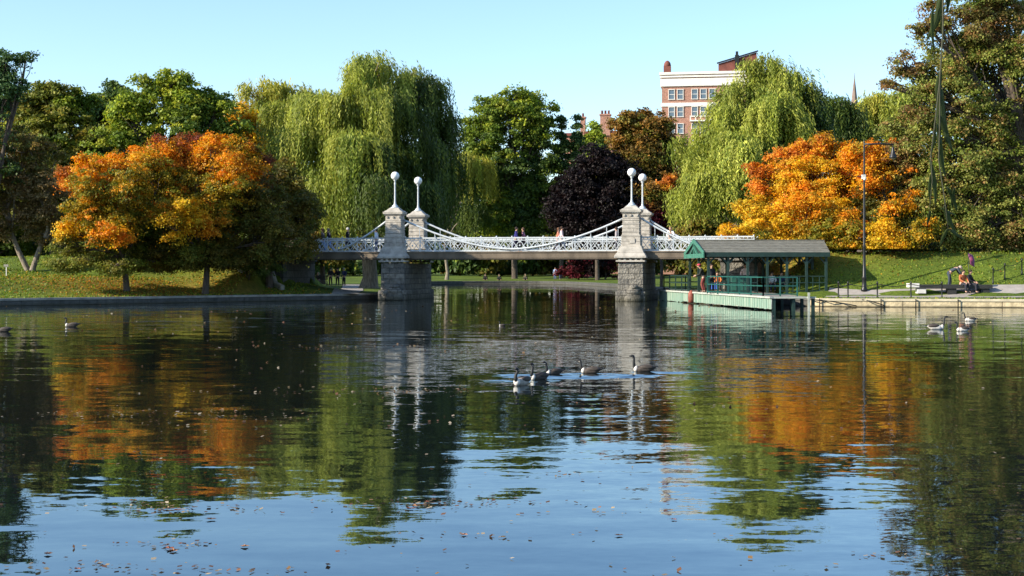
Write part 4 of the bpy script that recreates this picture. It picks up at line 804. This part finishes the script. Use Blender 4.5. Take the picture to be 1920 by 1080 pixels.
def person(loc, face, pose, label, shirt, trousers, hair=(.03,.02,.015), scale=1.0, hat=None, group=None, female=False, longhair=False):
    q = POSES[pose]; V3 = Vector; pel, che, nec, hed = (V3(q[k]) for k in ('pel','che','nec','hed')); up = (che-pel).normalized(); wk = .9 if female else 1
    hd = (hed-nec).normalized(); v = [pel, pel.lerp(che,.45), che, nec, nec+hd*.05, hed, hed+hd*.09]; r = [(.15*wk,.11),(.125*wk,.095),(.15*wk,.105),(.06,.06),(.052,.055),(.082,.095),(.065,.075)]; e = [(0,1),(1,2),(2,3),(3,4),(4,5),(5,6)]
    def add(p, rad, fr): v.append(V3(p)); r.append(rad); e.append((fr, len(v)-1)); return len(v)-1
    add(hed+V3((0,.105,-.015)), .018, 5)                         # nose
    for s, i in ((-1,0),(1,1)): add(hed+V3((s*.09,0,0)), (.012,.02), 5)   # ears
    sh = []
    for i, s in ((0,-1),(1,1)):
        k = add(che+up*.10+V3((s*.17*wk,0,0)), .058, 2); sh.append(v[k]); el = V3(q['el'][i]); wr = V3(q['wr'][i]); k2 = add(el, .043, k); k3 = add(wr, .028, k2)
        d = (wr-el).normalized(); kp = add(wr+d*.07, (.036,.02), k3); side = d.cross(V3((0,1,0))); side = V3((1,0,0)) if side.length < .2 else side.normalized()
        curl = V3((0,.02,-.01))
        for j, (off, ln) in enumerate(((-.028,.065),(-.01,.078),(.01,.073),(.028,.055))): f1 = add(wr+d*(.09+ln*.5)+side*off, .0095, kp); add(wr+d*(.09+ln)+side*off+curl, .008, f1)
        th = add(wr+d*.06+side*(-s*.045)+V3((0,.02,0)), .011, k3); add(wr+d*.10+side*(-s*.055)+V3((0,.03,0)), .009, th)
        h = add(pel+V3((s*.095,0,-.06)), .095, 0); kn = V3(q['kn'][i]); an = V3(q['an'][i]); h1 = add(kn, .062, h); h2 = add(kn.lerp(an,.35), .058, h1); h3 = add(an, .04, h2); add(an+V3((0,.14,-.045)), (.04,.025), h3)
    o = skin_mesh('person', v, e, r, MT['skin'], None); o.location = loc; o.rotation_euler.z = face; o.scale = (scale,)*3; tag(o, label, 'person', group)
    # shirt
    g = .016; vs = [pel+up*.02, pel.lerp(che,.45), che, nec-up*.02]; rs = [(.165*wk,.125),(.15*wk,.118),(.17*wk,.125),(.068,.068)]; es = [(0,1),(1,2),(2,3)]
    for i in (0, 1):
        el = V3(q['el'][i]); wr = V3(q['wr'][i]); vs += [sh[i], el, wr]; n = len(vs); rs += [.074, .06, .046]; es += [(2, n-3), (n-3, n-2), (n-2, n-1)]
    skin_mesh('shirt', vs, es, rs, cmat(shirt), o)
    vs = [pel+up*.06, pel]; rs = [(.158*wk,.12),(.168*wk,.13)]; es = [(0,1)]
    for i, s in ((0,-1),(1,1)):
        kn = V3(q['kn'][i]); an = V3(q['an'][i]); vs += [pel+V3((s*.095,0,-.06)), kn, an+V3((0,0,.02))]; n = len(vs); rs += [.112, .08, .062]; es += [(1, n-3), (n-3, n-2), (n-2, n-1)]
    skin_mesh('trousers', vs, es, rs, cmat(trousers), o)
    for i in (0, 1): b = MB(); an = V3(q['an'][i]); b.ball(an+V3((0,.06,-.045)), .05, 10, 6, (.95,2.6,.8)); b.build('shoe', cmat((.02,.02,.02)), o)
    b = MB(); b.ball(hed+V3((0,-.02,.045)), .105, 12, 8, (.98,1.08,1.05))
    if longhair: b.ball(hed+V3((0,-.07,-.1)), .09, 10, 8, (.9,.6,1.7))
    hr = b.build('hair', cmat(hair), o)
    for s in (-1, 1): b = MB(); b.ball(hed+V3((s*.032,.092,.015)), .012, 6, 4); b.build('eye', cmat((.02,.015,.01)), o)
    if hat: b = MB(); b.ball(hed+V3((0,0,.085)), .115, 12, 8, (1,1.1,.65)); b.box(hed+V3((0,.14,.07)), (.16,.12,.02)); b.build('cap', cmat(hat), o)
    return o
def on_deck(px, v): # point on the bridge deck at depth v
    # solve BL+U*s+V*v projecting to px
    k = (px-960)/F; A = BL+V*v; s = (k*A.y-A.x)/(U.x-k*U.y); p = A+U*s; return Vector((p.x, p.y, DZ+.012))
LFT, RGT = BRZ+R(90), BRZ-R(90)
ppl = [(606,2.2,LFT,'walk','walker with long brown hair and pale jeans at the left end of the bridge',(.10,.09,.08),(.30,.42,.62),(.12,.07,.04),1.0,None,True),
 (617,2.8,LFT,'walk','walker in a dark jacket and blue jeans beside the long-haired one on the bridge',(.015,.015,.03),(.16,.28,.55),(.2,.16,.12),1.0,None,False),
 (651,2.0,RGT,'walk','grey haired walker in black striding right on the left span',(.012,.012,.018),(.02,.02,.03),(.5,.48,.45),1.02,None,False),
 (706,2.6,LFT,'stand','person in a pale blue shirt standing next to the left pylon',(.62,.72,.85),(.10,.12,.2),(.05,.04,.03),.98,None,False),
 (967,1.8,RGT,'walk','person in a deep blue coat at the middle of the bridge',(.03,.03,.16),(.02,.02,.05),(.03,.02,.02),1.0,None,False),
 (982,2.3,LFT,'walk','person in a dusky purple top right of the blue coat',(.22,.09,.16),(.05,.04,.05),(.10,.06,.04),.98,None,True),
 (1046,2.2,RGT,'walk','person with a salmon red top and long hair in the walking pair',(.50,.18,.12),(.06,.05,.06),(.14,.07,.04),.97,None,True),
 (1052,3.0,RGT,'walk','person in a pale pink shirt in the walking pair',(.70,.55,.56),(.3,.32,.4),(.05,.03,.02),1.03,None,False),
 (1156,3.4,LFT,'stand','person in grey standing just left of the right pylon',(.35,.32,.33),(.1,.1,.12),(.05,.03,.02),1.0,None,False),
 (1258,1.3,BRZ+R(180),'lean','person in a bright white top leaning on the right span railing',(.85,.84,.80),(.6,.6,.58),(.25,.15,.08),1.0,None,True)]
for (px, v, f, pose, lab, sh_, tr_, hr_, sc_, hat, fem) in ppl:
    if pose == 'lean': v = .55
    person(on_deck(px, v), f, pose, lab, sh_, tr_, hr_, sc_, hat, None, fem, fem)
# people on the banks
def gp(px, Y): return ground_at(px, Y)
for (px, Y, f, pose, lab, s_, t_, h_) in (
 (620,135,R(170),'stand','person in dark clothes, left one of three standing under the left span',(.03,.03,.035),(.04,.04,.05),(.05,.04,.03)),
 (633,136,R(185),'stand','person in black, middle one of three standing under the left span',(.012,.012,.015),(.03,.03,.04),(.03,.02,.02)),
 (645,135,R(150),'stand','pale haired person in dark blue, right one of three under the left span',(.03,.04,.10),(.03,.03,.05),(.4,.33,.25)),
 (597,137,R(180),'sit','person in black sitting on the bench under the left span',(.02,.02,.02),(.05,.05,.06),(.3,.2,.12)),
 (985,199,R(180),'lawn','person in olive lounging on the far lawn beside the tree trunk',(.10,.09,.05),(.05,.05,.05),(.1,.08,.05)),
 (1041,199,R(160),'stand','person in pale blue standing on the far lawn, left of the pair',(.3,.4,.6),(.1,.15,.3),(.05,.04,.03)),
 (1051,199,R(200),'stand','person in dark blue standing on the far lawn, right of the pair',(.05,.07,.16),(.06,.08,.16),(.05,.04,.03)),
 (910,199,R(180),'lawn','person in black sitting on the far lawn near the left trunk',(.015,.015,.015),(.02,.02,.02),(.02,.02,.02)),
 (936,198,R(180),'lawn','person in dark green sitting on the far lawn near the pale trunk',(.02,.03,.02),(.02,.02,.02),(.02,.02,.02))):
    person(gp(px, Y), f, pose, lab, s_, t_, h_)
b0 = gp(597,137); bench(b0+Vector((0,0,0)), R(180), 1.9, 'dark bench on the lawn seen under the left span', 'bench_wood')
q = DK[0].lerp(DK[1], .61)+Vector((.45,0,.68)); fisher = person(q, R(75), 'fish', 'person in red cap, dark top and maroon shorts standing at the dock edge', (.03,.035,.03), (.20,.05,.045), (.05,.03,.02), 1.05, (.45,.05,.08))
b = MB(); b.box((.62,0,.42), (.34,.2,.42), 0, (.8,.6)); b.tube([(.5,0,.62),(.56,0,.80),(.68,0,.80),(.74,0,.62)], .012, 6); bag = b.build('carrier_bag', cmat((.06,.14,.55))); bag.location = q; tag(bag, 'blue bag hanging beside the person in the red cap', 'bag')
for (x, y, f, pose, lab, s_, t_, h_) in ((.55,1.2,R(200),'stand','dark dressed attendant standing at the left post of the shelter',(.02,.025,.035),(.02,.02,.02),(.03,.02,.02)),
 (3.0,3.2,R(180),'stand','person in pale pink standing in the middle of the shelter',(.72,.55,.52),(.65,.6,.58),(.1,.06,.04)),
 (4.6,3.0,R(180),'sit','person in white sitting on the right bench of the shelter',(.75,.75,.75),(.05,.05,.08),(.04,.03,.02)),
 (5.2,3.0,R(180),'sit','person in navy sitting on the right bench of the shelter',(.04,.05,.10),(.05,.05,.06),(.04,.03,.02)),
 (1.35,3.6,R(180),'sit','person in an orange jacket sitting on the left bench of the shelter',(.60,.18,.05),(.04,.04,.05),(.04,.03,.02))):
    person(ST(x, y, .69), f, pose, lab, s_, t_, h_)
bx, by = 25.6, 82.6; bz = H1(bx, by)
person((bx+.55, by-.02, bz+.05), R(200), 'sit', 'person in an orange checked top sitting on the long bench', (.38,.12,.05), (.03,.03,.04), (.04,.03,.02), 1.08)
person((bx+.95, by+.05, bz+.05), R(230), 'sit', 'person in black sitting on the long bench right of the orange top', (.015,.015,.018), (.03,.03,.04), (.04,.03,.02), 1.08)
person((bx+.1, by+.75, H1(bx+.1, by+.75)), R(-95), 'bend', 'person in slate jacket bending over behind the long bench', (.05,.065,.08), (.04,.05,.07), (.45,.35,.28), 1.05)
def flag():
    p = Vector((bx+1.15, by+.55, bz)); root = empty('small_flag', p, R(10), 'small drooping red and purple flag on a thin pole behind the bench', 'flag')
    b = MB(); b.tube([(0,0,0),(-.1,0,2.45)], .015, 6); b.build('pole', MT['iron'], root)
    b = MB(); K = 8; vs = []; fs = []
    for i in range(K+1):
        for j in range(3): t = i/K; vs.append((-.1+.10*t*1.6+j*.16-(t*.03), .06*math.sin(t*7+j), 2.42-.7*t-j*.08))
    for i in range(K):
        for j in range(2): a = i*3+j; fs.append((a, a+1, a+4, a+3))
    b.add(vs, fs, True); o = b.build('cloth', mat('flag_cloth', (.30,.03,.04), .7, .1, 2.2, col2=(.16,.08,.24)), root)
    sm = o.modifiers.new('t', 'SOLIDIFY'); sm.thickness = .01
flag()

# ------------------------------------------------------------------ geese and ducks
MT['gblack'] = mat('black_neck_feathers', (.012,.012,.012), .6, .2, 9); MT['gbrown'] = mat('brown_wing_feathers', (.06,.047,.038), .7, .4, 12, stretch=(.5,2,2)); MT['gwhite'] = mat('white_breast_feathers', (.62,.58,.52), .7, .15, 8); MT['gpale'] = mat('pale_flank_feathers', (.36,.31,.26), .7, .25, 14)
def goose(loc, rz, sc, label, headdown=False, group='geese swimming in a line', tint=None):
    lean, stretch = random.uniform(-.35,.2), random.uniform(.82,1.08)
    Vx = Vector; v = [Vx(p) for p in ((0,0,.07),(.14,0,.085),(.24,0,.11),(-.15,0,.10),(-.27,0,.14),(-.36,0,.17))]; r = [(.12,.115),(.115,.11),(.07,.085),(.11,.10),(.06,.05),(.025,.015)]; e = [(0,1),(1,2),(0,3),(3,4),(4,5)]
    neck = [(.29,0,.18),(.30,0,.28),(.295,0,.38),(.315,0,.445),(.36,0,.46),(.43,0,.445)] if not headdown else [(.30,0,.14),(.36,0,.18),(.42,0,.2),(.47,0,.2),(.50,0,.18),(.55,0,.15)]
    if not headdown: neck = [(x+(z-.18)*lean, y+(z-.18)*random.uniform(-.12,.12), .18+(z-.18)*stretch) for x, y, z in neck]
    nr = [.042,.032,.03,.036,.034,.012]; k = 2
    for p, q in zip(neck, nr): v.append(Vx(p)); r.append(q); e.append((k, len(v)-1)); k = len(v)-1
    o = skin_mesh('goose', v, e, r, MT['gbrown'] if not tint else tint, None, 0, 2); o.location = loc; o.rotation_euler.z = rz; o.scale = (sc,)*3; tag(o, label, 'goose', group)
    b = MB(); b.tube([(.27,0,.13)]+neck, [.045,.047,.036,.034,.040,.038,.014], 10); b.build('black_neck', MT['gblack'], o)
    b = MB(); b.ball((neck[3][0]+.012,neck[3][1],neck[3][2]-.018) if not headdown else (.45,0,.19), .03, 8, 6, (.7,1.25,1.1)); b.build('cheek_patch', MT['gwhite'], o)
    b = MB(); b.ball((.235,0,.10), .095, 12, 8, (.75,.9,1.0)); b.build('breast', MT['gwhite'], o)
    for s in (-1, 1): b = MB(); b.ball((-.08,s*.062,.15), .12, 12, 8, (1.75,.55,.62)); b.build('wing', MT['gbrown'], o)
    b = MB(); b.ball((-.33,0,.165), .05, 10, 6, (1.8,1.1,.35)); b.build('tail', MT['gblack'], o)
    return o
def wpt(px, py): Y = F*CH/(py-HZ); return ((px-960)/F*Y, Y, -.01)
G = 'geese swimming in a line'
goose(wpt(1208,697), R(178), .72, 'hindmost goose of the line, in full side view at the right')
goose(wpt(1108,700), R(172), .66, 'fourth goose of the line, below the middle of the bridge')
goose(wpt(1040,702), R(205), .60, 'middle goose of the line, its tail raised behind a dark neck')
goose(wpt(1012,712), R(215), .68, 'second goose of the line, close behind the leader')
goose(wpt(979,722), R(238), .78, 'leading goose of the line showing its pale breast', False, G, MT['gpale'])
goose(wpt(135,613), R(180), .8, 'dark duck swimming on the left water near the bank', False, 'dark waterfowl on the left water', MT['gbrown'])
goose(wpt(8,622), R(180), .8, 'dark duck at the left edge of the water', False, 'dark waterfowl on the left water', MT['gbrown'])
goose(wpt(942,611), R(180), .38, 'small dark duck alone below the main span', False, 'dark waterfowl on the left water', MT['gbrown'])
goose(wpt(1754,618), R(0), .95, 'pale goose below the bench facing right', False, 'pale geese by the right bank', MT['gwhite'])
goose(wpt(1806,621), R(185), .75, 'pale goose right of the first with a thin raised neck', False, 'pale geese by the right bank', MT['gwhite'])
goose(wpt(1820,602), R(180), .75, 'pale goose closest to the sandy wall with a brown head', False, 'pale geese by the right bank', MT['gwhite'])

# ------------------------------------------------------------------ buildings in the distance
def apartment():
    Yc = 280; p0 = P(1241, 0, Yc); root = empty('brick_building', (p0.x, p0.y, 0), R(-9), 'tall red brick block with white cornice rising behind the willow', 'building')
    W, D = 24.0, 16.0; Ht = CH+(HZ-141)*Yc/F; st = 3.28
    b = MB(); b.box((W/2, D/2, Ht/2), (W, D, Ht)); b.build('wall', MT['brick'], root)
    b = MB(); b.box((W/2, D/2, Ht+.25), (W+1.0, D+1.0, .5)); b.box((W/2, D/2, Ht-.35), (W+.7, D+.7, .35)); b.box((W/2, -.1, Ht-1.5), (W+.1, .3, 1.5)); b.box((-.1, D/2, Ht-1.5), (.3, D+.1, 1.5)); b.box((W/2, -.06, Ht-5.85), (W+.06, .22, .7)); b.box((-.06, D/2, Ht-5.85), (.22, D+.06, .7)); b.build('cornice', MT['white_stone'], root)
    cols = [1.9, 3.6, 6.4, 8.1, 9.8, 12.6, 14.3, 17.0, 18.7, 21.4, 22.8]
    for fl in range(7):
        zc = Ht-3.85-st*fl-(0.15 if fl else 0)
        for x in cols:
            f = MB(); w, h = 1.15, 1.95
            for dx in (-w/2, w/2): f.box((x+dx, -.05, zc), (.11, .2, h+.12))
            for dz in (-h/2, h/2): f.box((x, -.06, zc+dz), (w+.22, .24, .12))
            f.box((x, -.03, zc), (w-.15, .1, .09)); fo = f.build('window', MT['white_stone'], root)
            g = MB(); g.box((x, -.005, zc), (w, .04, h)); g.build('pane', MT['pane'], fo)
    b = MB(); zb = Ht-3.85-st*1.5-.4; b.box((8.1, -.7, zb), (5.2, 1.4, .25)); 
    for x in (5.6, 6.6, 7.6, 8.6, 9.6, 10.6): b.box((x, -1.3, zb+.45), (.18, .12, .8))
    b.box((8.1, -1.3, zb+.9), (5.2, .16, .12)); b.build('balcony', MT['white_stone'], root)
    b = MB(); b.box((1.0, 1.6, Ht+1.1), (1.4, 1.6, 1.6)); b.lathe((1.0, 1.6, Ht+1.8), [(.7,0),(.72,.3),(.6,.8),(.35,1.15),(.05,1.3)], 12); b.build('chimney', MT['darkbrick'], root)
    r = MB(); x0, x1 = 11.0, 18.4; r.add([(x0,1.5,Ht+.4),(x1,1.5,Ht+.4),(x1,9,Ht+.4),(x0,9,Ht+.4),(x0,1.5,Ht+2.2),(x1,1.5,Ht+4.3),(x1,9,Ht+4.3),(x0,9,Ht+2.2)], [(0,3,2,1),(4,5,6,7),(0,1,5,4),(1,2,6,5),(2,3,7,6),(3,0,4,7)]); r.build('penthouse', MT['darkbrick'], root)
    b = MB(); b.bar((x0-.3,1.4,Ht+2.3), (x1+.3,1.4,Ht+4.55), .4, .25); b.box((14.6, 1.2, Ht+2.0), (.8, .8, 3.6)); b.box((14.6,1.2,Ht+4.1), (.5,.5,.8)); b.build('penthouse_roof_edge', MT['iron'], root)
apartment()
def chimney_house(px, Y, top, w, lab, pots):
    p = P(px, top, Y); root = empty('brick_house', (p.x, p.y, 0), R(-9), lab, 'building')
    b = MB(); b.box((4, 5, (p.z-4)/2), (16, 10, p.z-4)); b.build('wall', MT['brick'], root)
    b = MB(); b.box((4, 5, p.z-3.7), (16.6, 10.6, .6)); b.build('roof', MT['darkbrick'], root)
    b = MB(); b.box((0, .2, p.z-2.2), (w, 1.4, 4.2)); b.box((0, .2, p.z-.15), (w+.3, 1.7, .3)); c = b.build('chimney', MT['brick'], root)
    for k in range(pots): b = MB(); b.lathe((-w/2+w*(k+.5)/pots, .2, p.z), [(.22,0),(.2,.6),(.25,.7),(.2,.75)], 10); b.build('chimney_pot', MT['darkbrick'], c)
chimney_house(1093, 300, 219, 1.0, 'distant brick house whose slim chimney shows left of the bright green tree', 1)
chimney_house(1135, 285, 214, 2.0, 'distant brick house with broad red chimney left of the brown domed tree', 3)
def spire():
    Y = 420; p = P(1602, 143, Y); root = empty('church', (p.x, p.y, 0), 0, 'slender stone church spire rising behind the far willows', 'church')
    b = MB(); b.box((0,0,(p.z-16)/2), (5,5,p.z-16)); b.build('tower', MT['spire'], root)
    b = MB(); b.lathe((0,0,p.z-16), [(1.9,0),(1.75,.6),(1.0,8),(.55,12),(.12,15.4),(.05,17)], 8, False); b.build('steeple', MT['spire'], root)
    for sx in (-1,1):
        for sy in (-1,1): b = MB(); b.lathe((sx*1.9,sy*1.9,p.z-16.3), [(.45,0),(.4,1.5),(.05,4)], 6, False); b.build('pinnacle', MT['spire'], root)
spire()

# ------------------------------------------------------------------ hanging willow twigs close to the viewer
def twig():
    m = mat('shaded_willow_leaf', (.045,.065,.018), .55, .3, 20); ms = mat('twig_bark', (.05,.05,.025), .7)
    Y = 2.6; K = lambda px, py, dy=0: P(px, py, Y+dy)
    root = empty('willow_twig', K(1765,-160), 0, 'dark willow twig with long narrow leaves hanging close to the viewer', 'twig'); B = K(1765,-160)
    def stem(pts, r=.0018):
        b = MB(); b.tube([K(*p)-B for p in pts], [r*(1-.6*i/len(pts)) for i in range(len(pts))], 6); b.build('stem', ms, root)
    stem([(1765,-160),(1768,0),(1768,60),(1762,150),(1762,230),(1760,300),(1772,380),(1778,430)]); stem([(1762,150),(1752,240),(1745,290),(1748,340),(1742,400)], .0012); stem([(1790,-160),(1778,-20),(1766,40)], .0012)
    def leaf(a, c, w, bend=0, dy=0):
        A = K(a[0], a[1], dy)-B; C = K(c[0], c[1], dy+.02)-B; n = 9; vs = []; fs = []; d = (C-A); s = Vector((d.z, 0, -d.x)).normalized()
        for i in range(n+1):
            t = i/n; p = A.lerp(C, t)+s*bend*math.sin(t*math.pi)*.01; ww = w*.0009*math.sin(math.pi*min(1, (t*.94+.06)))**.8*(1-t*.35)
            vs += [p-s*ww, p+Vector((0, .0012+ww*.25, 0)), p+s*ww]
        for i in range(n): a_ = i*3; fs += [(a_, a_+1, a_+4, a_+3), (a_+1, a_+2, a_+5, a_+4)]
        b = MB(); b.add(vs, fs, True); o = b.build('leaf', m, root); sd = o.modifiers.new('t', 'SOLIDIFY'); sd.thickness = .0003
    for L in (((1766,-10),(1736,78),9,-.6),((1750,10),(1752,100),4,.3),((1772,-30),(1756,40),8,.2),((1766,25),(1772,80),3.5,.2),((1782,-40),(1776,25),6,0),((1764,132),(1758,200),7.5,.2),((1762,160),(1757,268),8.5,-.3),((1766,168),(1789,290),7.5,.8),((1760,215),(1774,268),7,-.4),((1758,232),(1761,320),5,-.3),((1764,262),(1774,334),6,.4),((1752,230),(1741,300),3.5,-.5),((1744,300),(1754,388),5.5,-.3),((1748,320),(1744,380),4,.3),((1776,350),(1795,398),5,-.2),((1770,385),(1795,440),6,.3),((1790,352),(1786,392),4,.2),((1765,390),(1792,402),3,.2),((1778,428),(1762,462),4,.1),((1745,395),(1738,425),3.5,0),((1780,430),(1806,448),3.5,0)): leaf(*L)
twig()

# ------------------------------------------------------------------ fallen leaves: afloat and on the lawn
def leaf_bits(name, pts, sizes, cols, kind=None, label=None, cat=None, tilt=.18):
    n = len(pts); d = np.stack([np.cos(rng.uniform(0, 6.28, n)), np.sin(rng.uniform(0, 6.28, n)), rng.normal(0, tilt, n)], 1); nr = np.stack([rng.normal(0, tilt, n), rng.normal(0, tilt, n), np.ones(n)], 1)
    o = leaf_mesh(name, pts, d, nr, sizes, sizes*.8, cols, None); tag(o, label, cat, None, kind); return o
def floaters():
    pts = []; 
    for _ in range(720):
        Y = 9+75*random.random()**1.6; x = random.uniform(-.40, .40)*Y
        pts.append((x, Y))
    cl = [((x-960)/F*(F*CH/(y-HZ)), F*CH/(y-HZ), sx, n) for (x, y, sx, n) in ((320,955,.45,60),(790,945,.45,90),(330,775,1.4,90),(600,735,1.6,70),(780,730,1.2,60),(310,1022,.25,30),(190,1060,.3,30),(880,1005,.2,14),(460,790,1.6,60),(1060,890,.3,16),(620,650,2.2,70),(1500,640,3,60),(1280,760,1.2,40),(1640,1042,.2,16),(900,660,1.8,50),(380,1068,.35,30),(950,940,.3,20),(1100,960,.4,16))]
    for (cx, cy, s, n) in cl:
        for _ in range(n): pts.append((cx+random.gauss(0, s), cy+random.gauss(0, s*.35)))
    A = np.array(pts); k = ringdist(A[:, 0], A[:, 1]) < -.5; A = A[k]; n = len(A); P3 = np.concatenate([A, np.full((n, 1), .012)], 1); far = A[:, 1]
    sz = rng.uniform(.022, .062, n)*(.7+far/45); C = np.array([S(140,112,76),S(110,80,56),S(170,148,112),S(90,70,52),S(184,168,140),S(130,94,70)]); cols = C[rng.integers(0, len(C), n)]*(1+rng.normal(0, .2, (n, 1)))
    near = np.argsort(A[:, 1])[:34]; mask = np.ones(n, bool); mask[near] = False
    leaf_bits('floating_leaves', P3[mask], sz[mask], np.clip(cols[mask], .01, .8), 'stuff', 'tiny tan and brown leaves drifting all over the pond', 'leaf litter')
    # larger individual leaves on the near water
    m1 = [mat('floating_leaf', c, .6, .2, 30) for c in (S(120,66,40), S(150,104,66), S(86,62,44))]
    protos = []
    for q in range(3):
        b = MB(); N = 14; ring = []
        for i in range(N): a = 2*math.pi*i/N; r = (1.0 if i % 2 == 0 else .55)*random.uniform(.75, 1.1); ring.append((math.cos(a)*r, math.sin(a)*r*.75, .12+random.uniform(0, .25)))
        b.add([(0,0,.06)]+ring, [(0, 1+i, 1+(i+1) % N) for i in range(N)]); o = b.build('floating_leaf', m1[q]); protos.append(o)
    spots = [(A[i][0], A[i][1]) for i in near]+[((x-960)/F*(F*CH/(y-HZ)), F*CH/(y-HZ)) for x, y in ((458,1026),(395,975),(318,1030),(326,1034),(312,1024),(1263,975),(250,940),(90,1040),(145,1068),(870,1004),(1160,1005),(800,942),(780,950),(812,938),(770,955),(300,958),(318,955),(334,958))]
    used = [False]*3
    for i, (x, y) in enumerate(spots):
        q = i % 3; o = protos[q]
        if used[q]: o = copy_tree(protos[q])
        used[q] = True; s = random.uniform(.016, .034) if i < 34 else random.uniform(.035, .055); o.location = (x, y, .004); o.scale = (s, s, s*.8); o.rotation_euler.z = random.uniform(0, 6)
        tag(o, 'curled fallen leaf floating on the near water', 'leaf', 'curled leaves floating on the near water')
floaters()
def lawn_litter():
    pts = []
    for (cx, cy, sx, sy, n) in ((-21.5,89.5,6,2.8,4200),(-18,92.5,5,2.6,2600),(21,96,7,5,2600),(-29,90,6,4,700),(25,90,5,4,500)):
        for _ in range(n): pts.append((random.gauss(cx, sx), random.gauss(cy, sy)))
    A = np.array(pts); d = ringdist(A[:, 0], A[:, 1]); A = A[d > .5]; Z = hgt(A[:, 0], A[:, 1])+.03; n = len(A)
    C = np.array([S(190,140,40),S(170,110,36),S(150,96,40),S(200,160,60)]); leaf_bits('fallen_leaves', np.column_stack([A, Z]), rng.uniform(.08, .16, n), C[rng.integers(0, 4, n)]*(1+rng.normal(0, .2, (n, 1))).clip(.3), 'stuff', 'yellow and brown fallen leaves strewn under the maples', 'leaf litter', .35)
lawn_litter()
def tufts():
    n = 42000; x = np.concatenate([rng.uniform(-42, -14, n//2), rng.uniform(16, 46, n//2)]); y = np.concatenate([rng.uniform(80, 106, n//2), rng.uniform(77, 108, n//2)]); d = ringdist(x, y); k = (d > .42)
    for (px_, py_) in ((18.4,83.4),(20.5,82.6),(23.5,82.2),(27,82.0),(31,81.4),(35,79.4),(19.4,83),(22,82.4),(25.2,82.1),(29,81.7)): k &= np.hypot(x-px_, y-py_) > 1.75
    x = x[k]; y = y[k]; d = d[k]; z = hgt(x, y, d)+.03; n = len(x); dr = np.stack([rng.normal(0, .35, n), rng.normal(0, .35, n), np.ones(n)], 1); nr = rng.normal(0, 1, (n, 3)); nr[:, 2] = .2
    C = np.array([S(96,118,30),S(112,130,36),S(84,106,30),S(130,134,48)]); sz = rng.uniform(.07, .17, n)*(1+.8*np.exp(-(d-.42)*2)); o = leaf_mesh('grass_tufts', np.column_stack([x, y, z]), dr, nr, sz, sz*.7, C[rng.integers(0, 4, n)]*(1+rng.normal(0, .18, (n, 1))).clip(.3), None)
    tag(o, 'uneven grass tufts over the lawns and along the bank edges', 'grass', None, 'stuff')
tufts()

# ------------------------------------------------------------------ camera, light, sky
cam = bpy.data.cameras.new('camera'); co = bpy.data.objects.new('camera', cam); COL.objects.link(co); SC.camera = co
cam.sensor_width = 36; cam.lens = 36*F/1920; co.location = (0, 0, CH); co.rotation_euler = (R(90), 0, 0); cam.shift_y = -(540-HZ)/1920; cam.clip_end = 9000; cam.clip_start = .05
sd = Vector((SUN_H.x*math.cos(SUN_EL), SUN_H.y*math.cos(SUN_EL), math.sin(SUN_EL)))
sun = bpy.data.lights.new('sun', 'SUN'); so = bpy.data.objects.new('sun', sun); COL.objects.link(so); sun.energy = 4.3; sun.angle = R(.5); sun.color = (1, .90, .74)
so.rotation_euler = sd.to_track_quat('Z', 'Y').to_euler(); so.location = (-40, -20, 60)
w = bpy.data.worlds.new('World'); SC.world = w; w.use_nodes = True; nt = w.node_tree; bg = nt.nodes['Background']
sk = nt.nodes.new('ShaderNodeTexSky'); sk.sky_type = 'NISHITA'; sk.sun_disc = False; sk.sun_elevation = SUN_EL; sk.sun_rotation = math.atan2(SUN_H.x, SUN_H.y); sk.air_density = 1.0; sk.dust_density = .4; sk.ozone_density = 3.4
nt.links.new(sk.outputs[0], bg.inputs[0]); bg.inputs[1].default_value = .125
SC.view_settings.view_transform = 'Standard'; SC.view_settings.look = 'None'; SC.view_settings.exposure = 1.1; SC.view_settings.gamma = 1
SC.cycles.max_bounces = 6; SC.cycles.transparent_max_bounces = 4; SC.cycles.caustics_reflective = False; SC.cycles.caustics_refractive = False
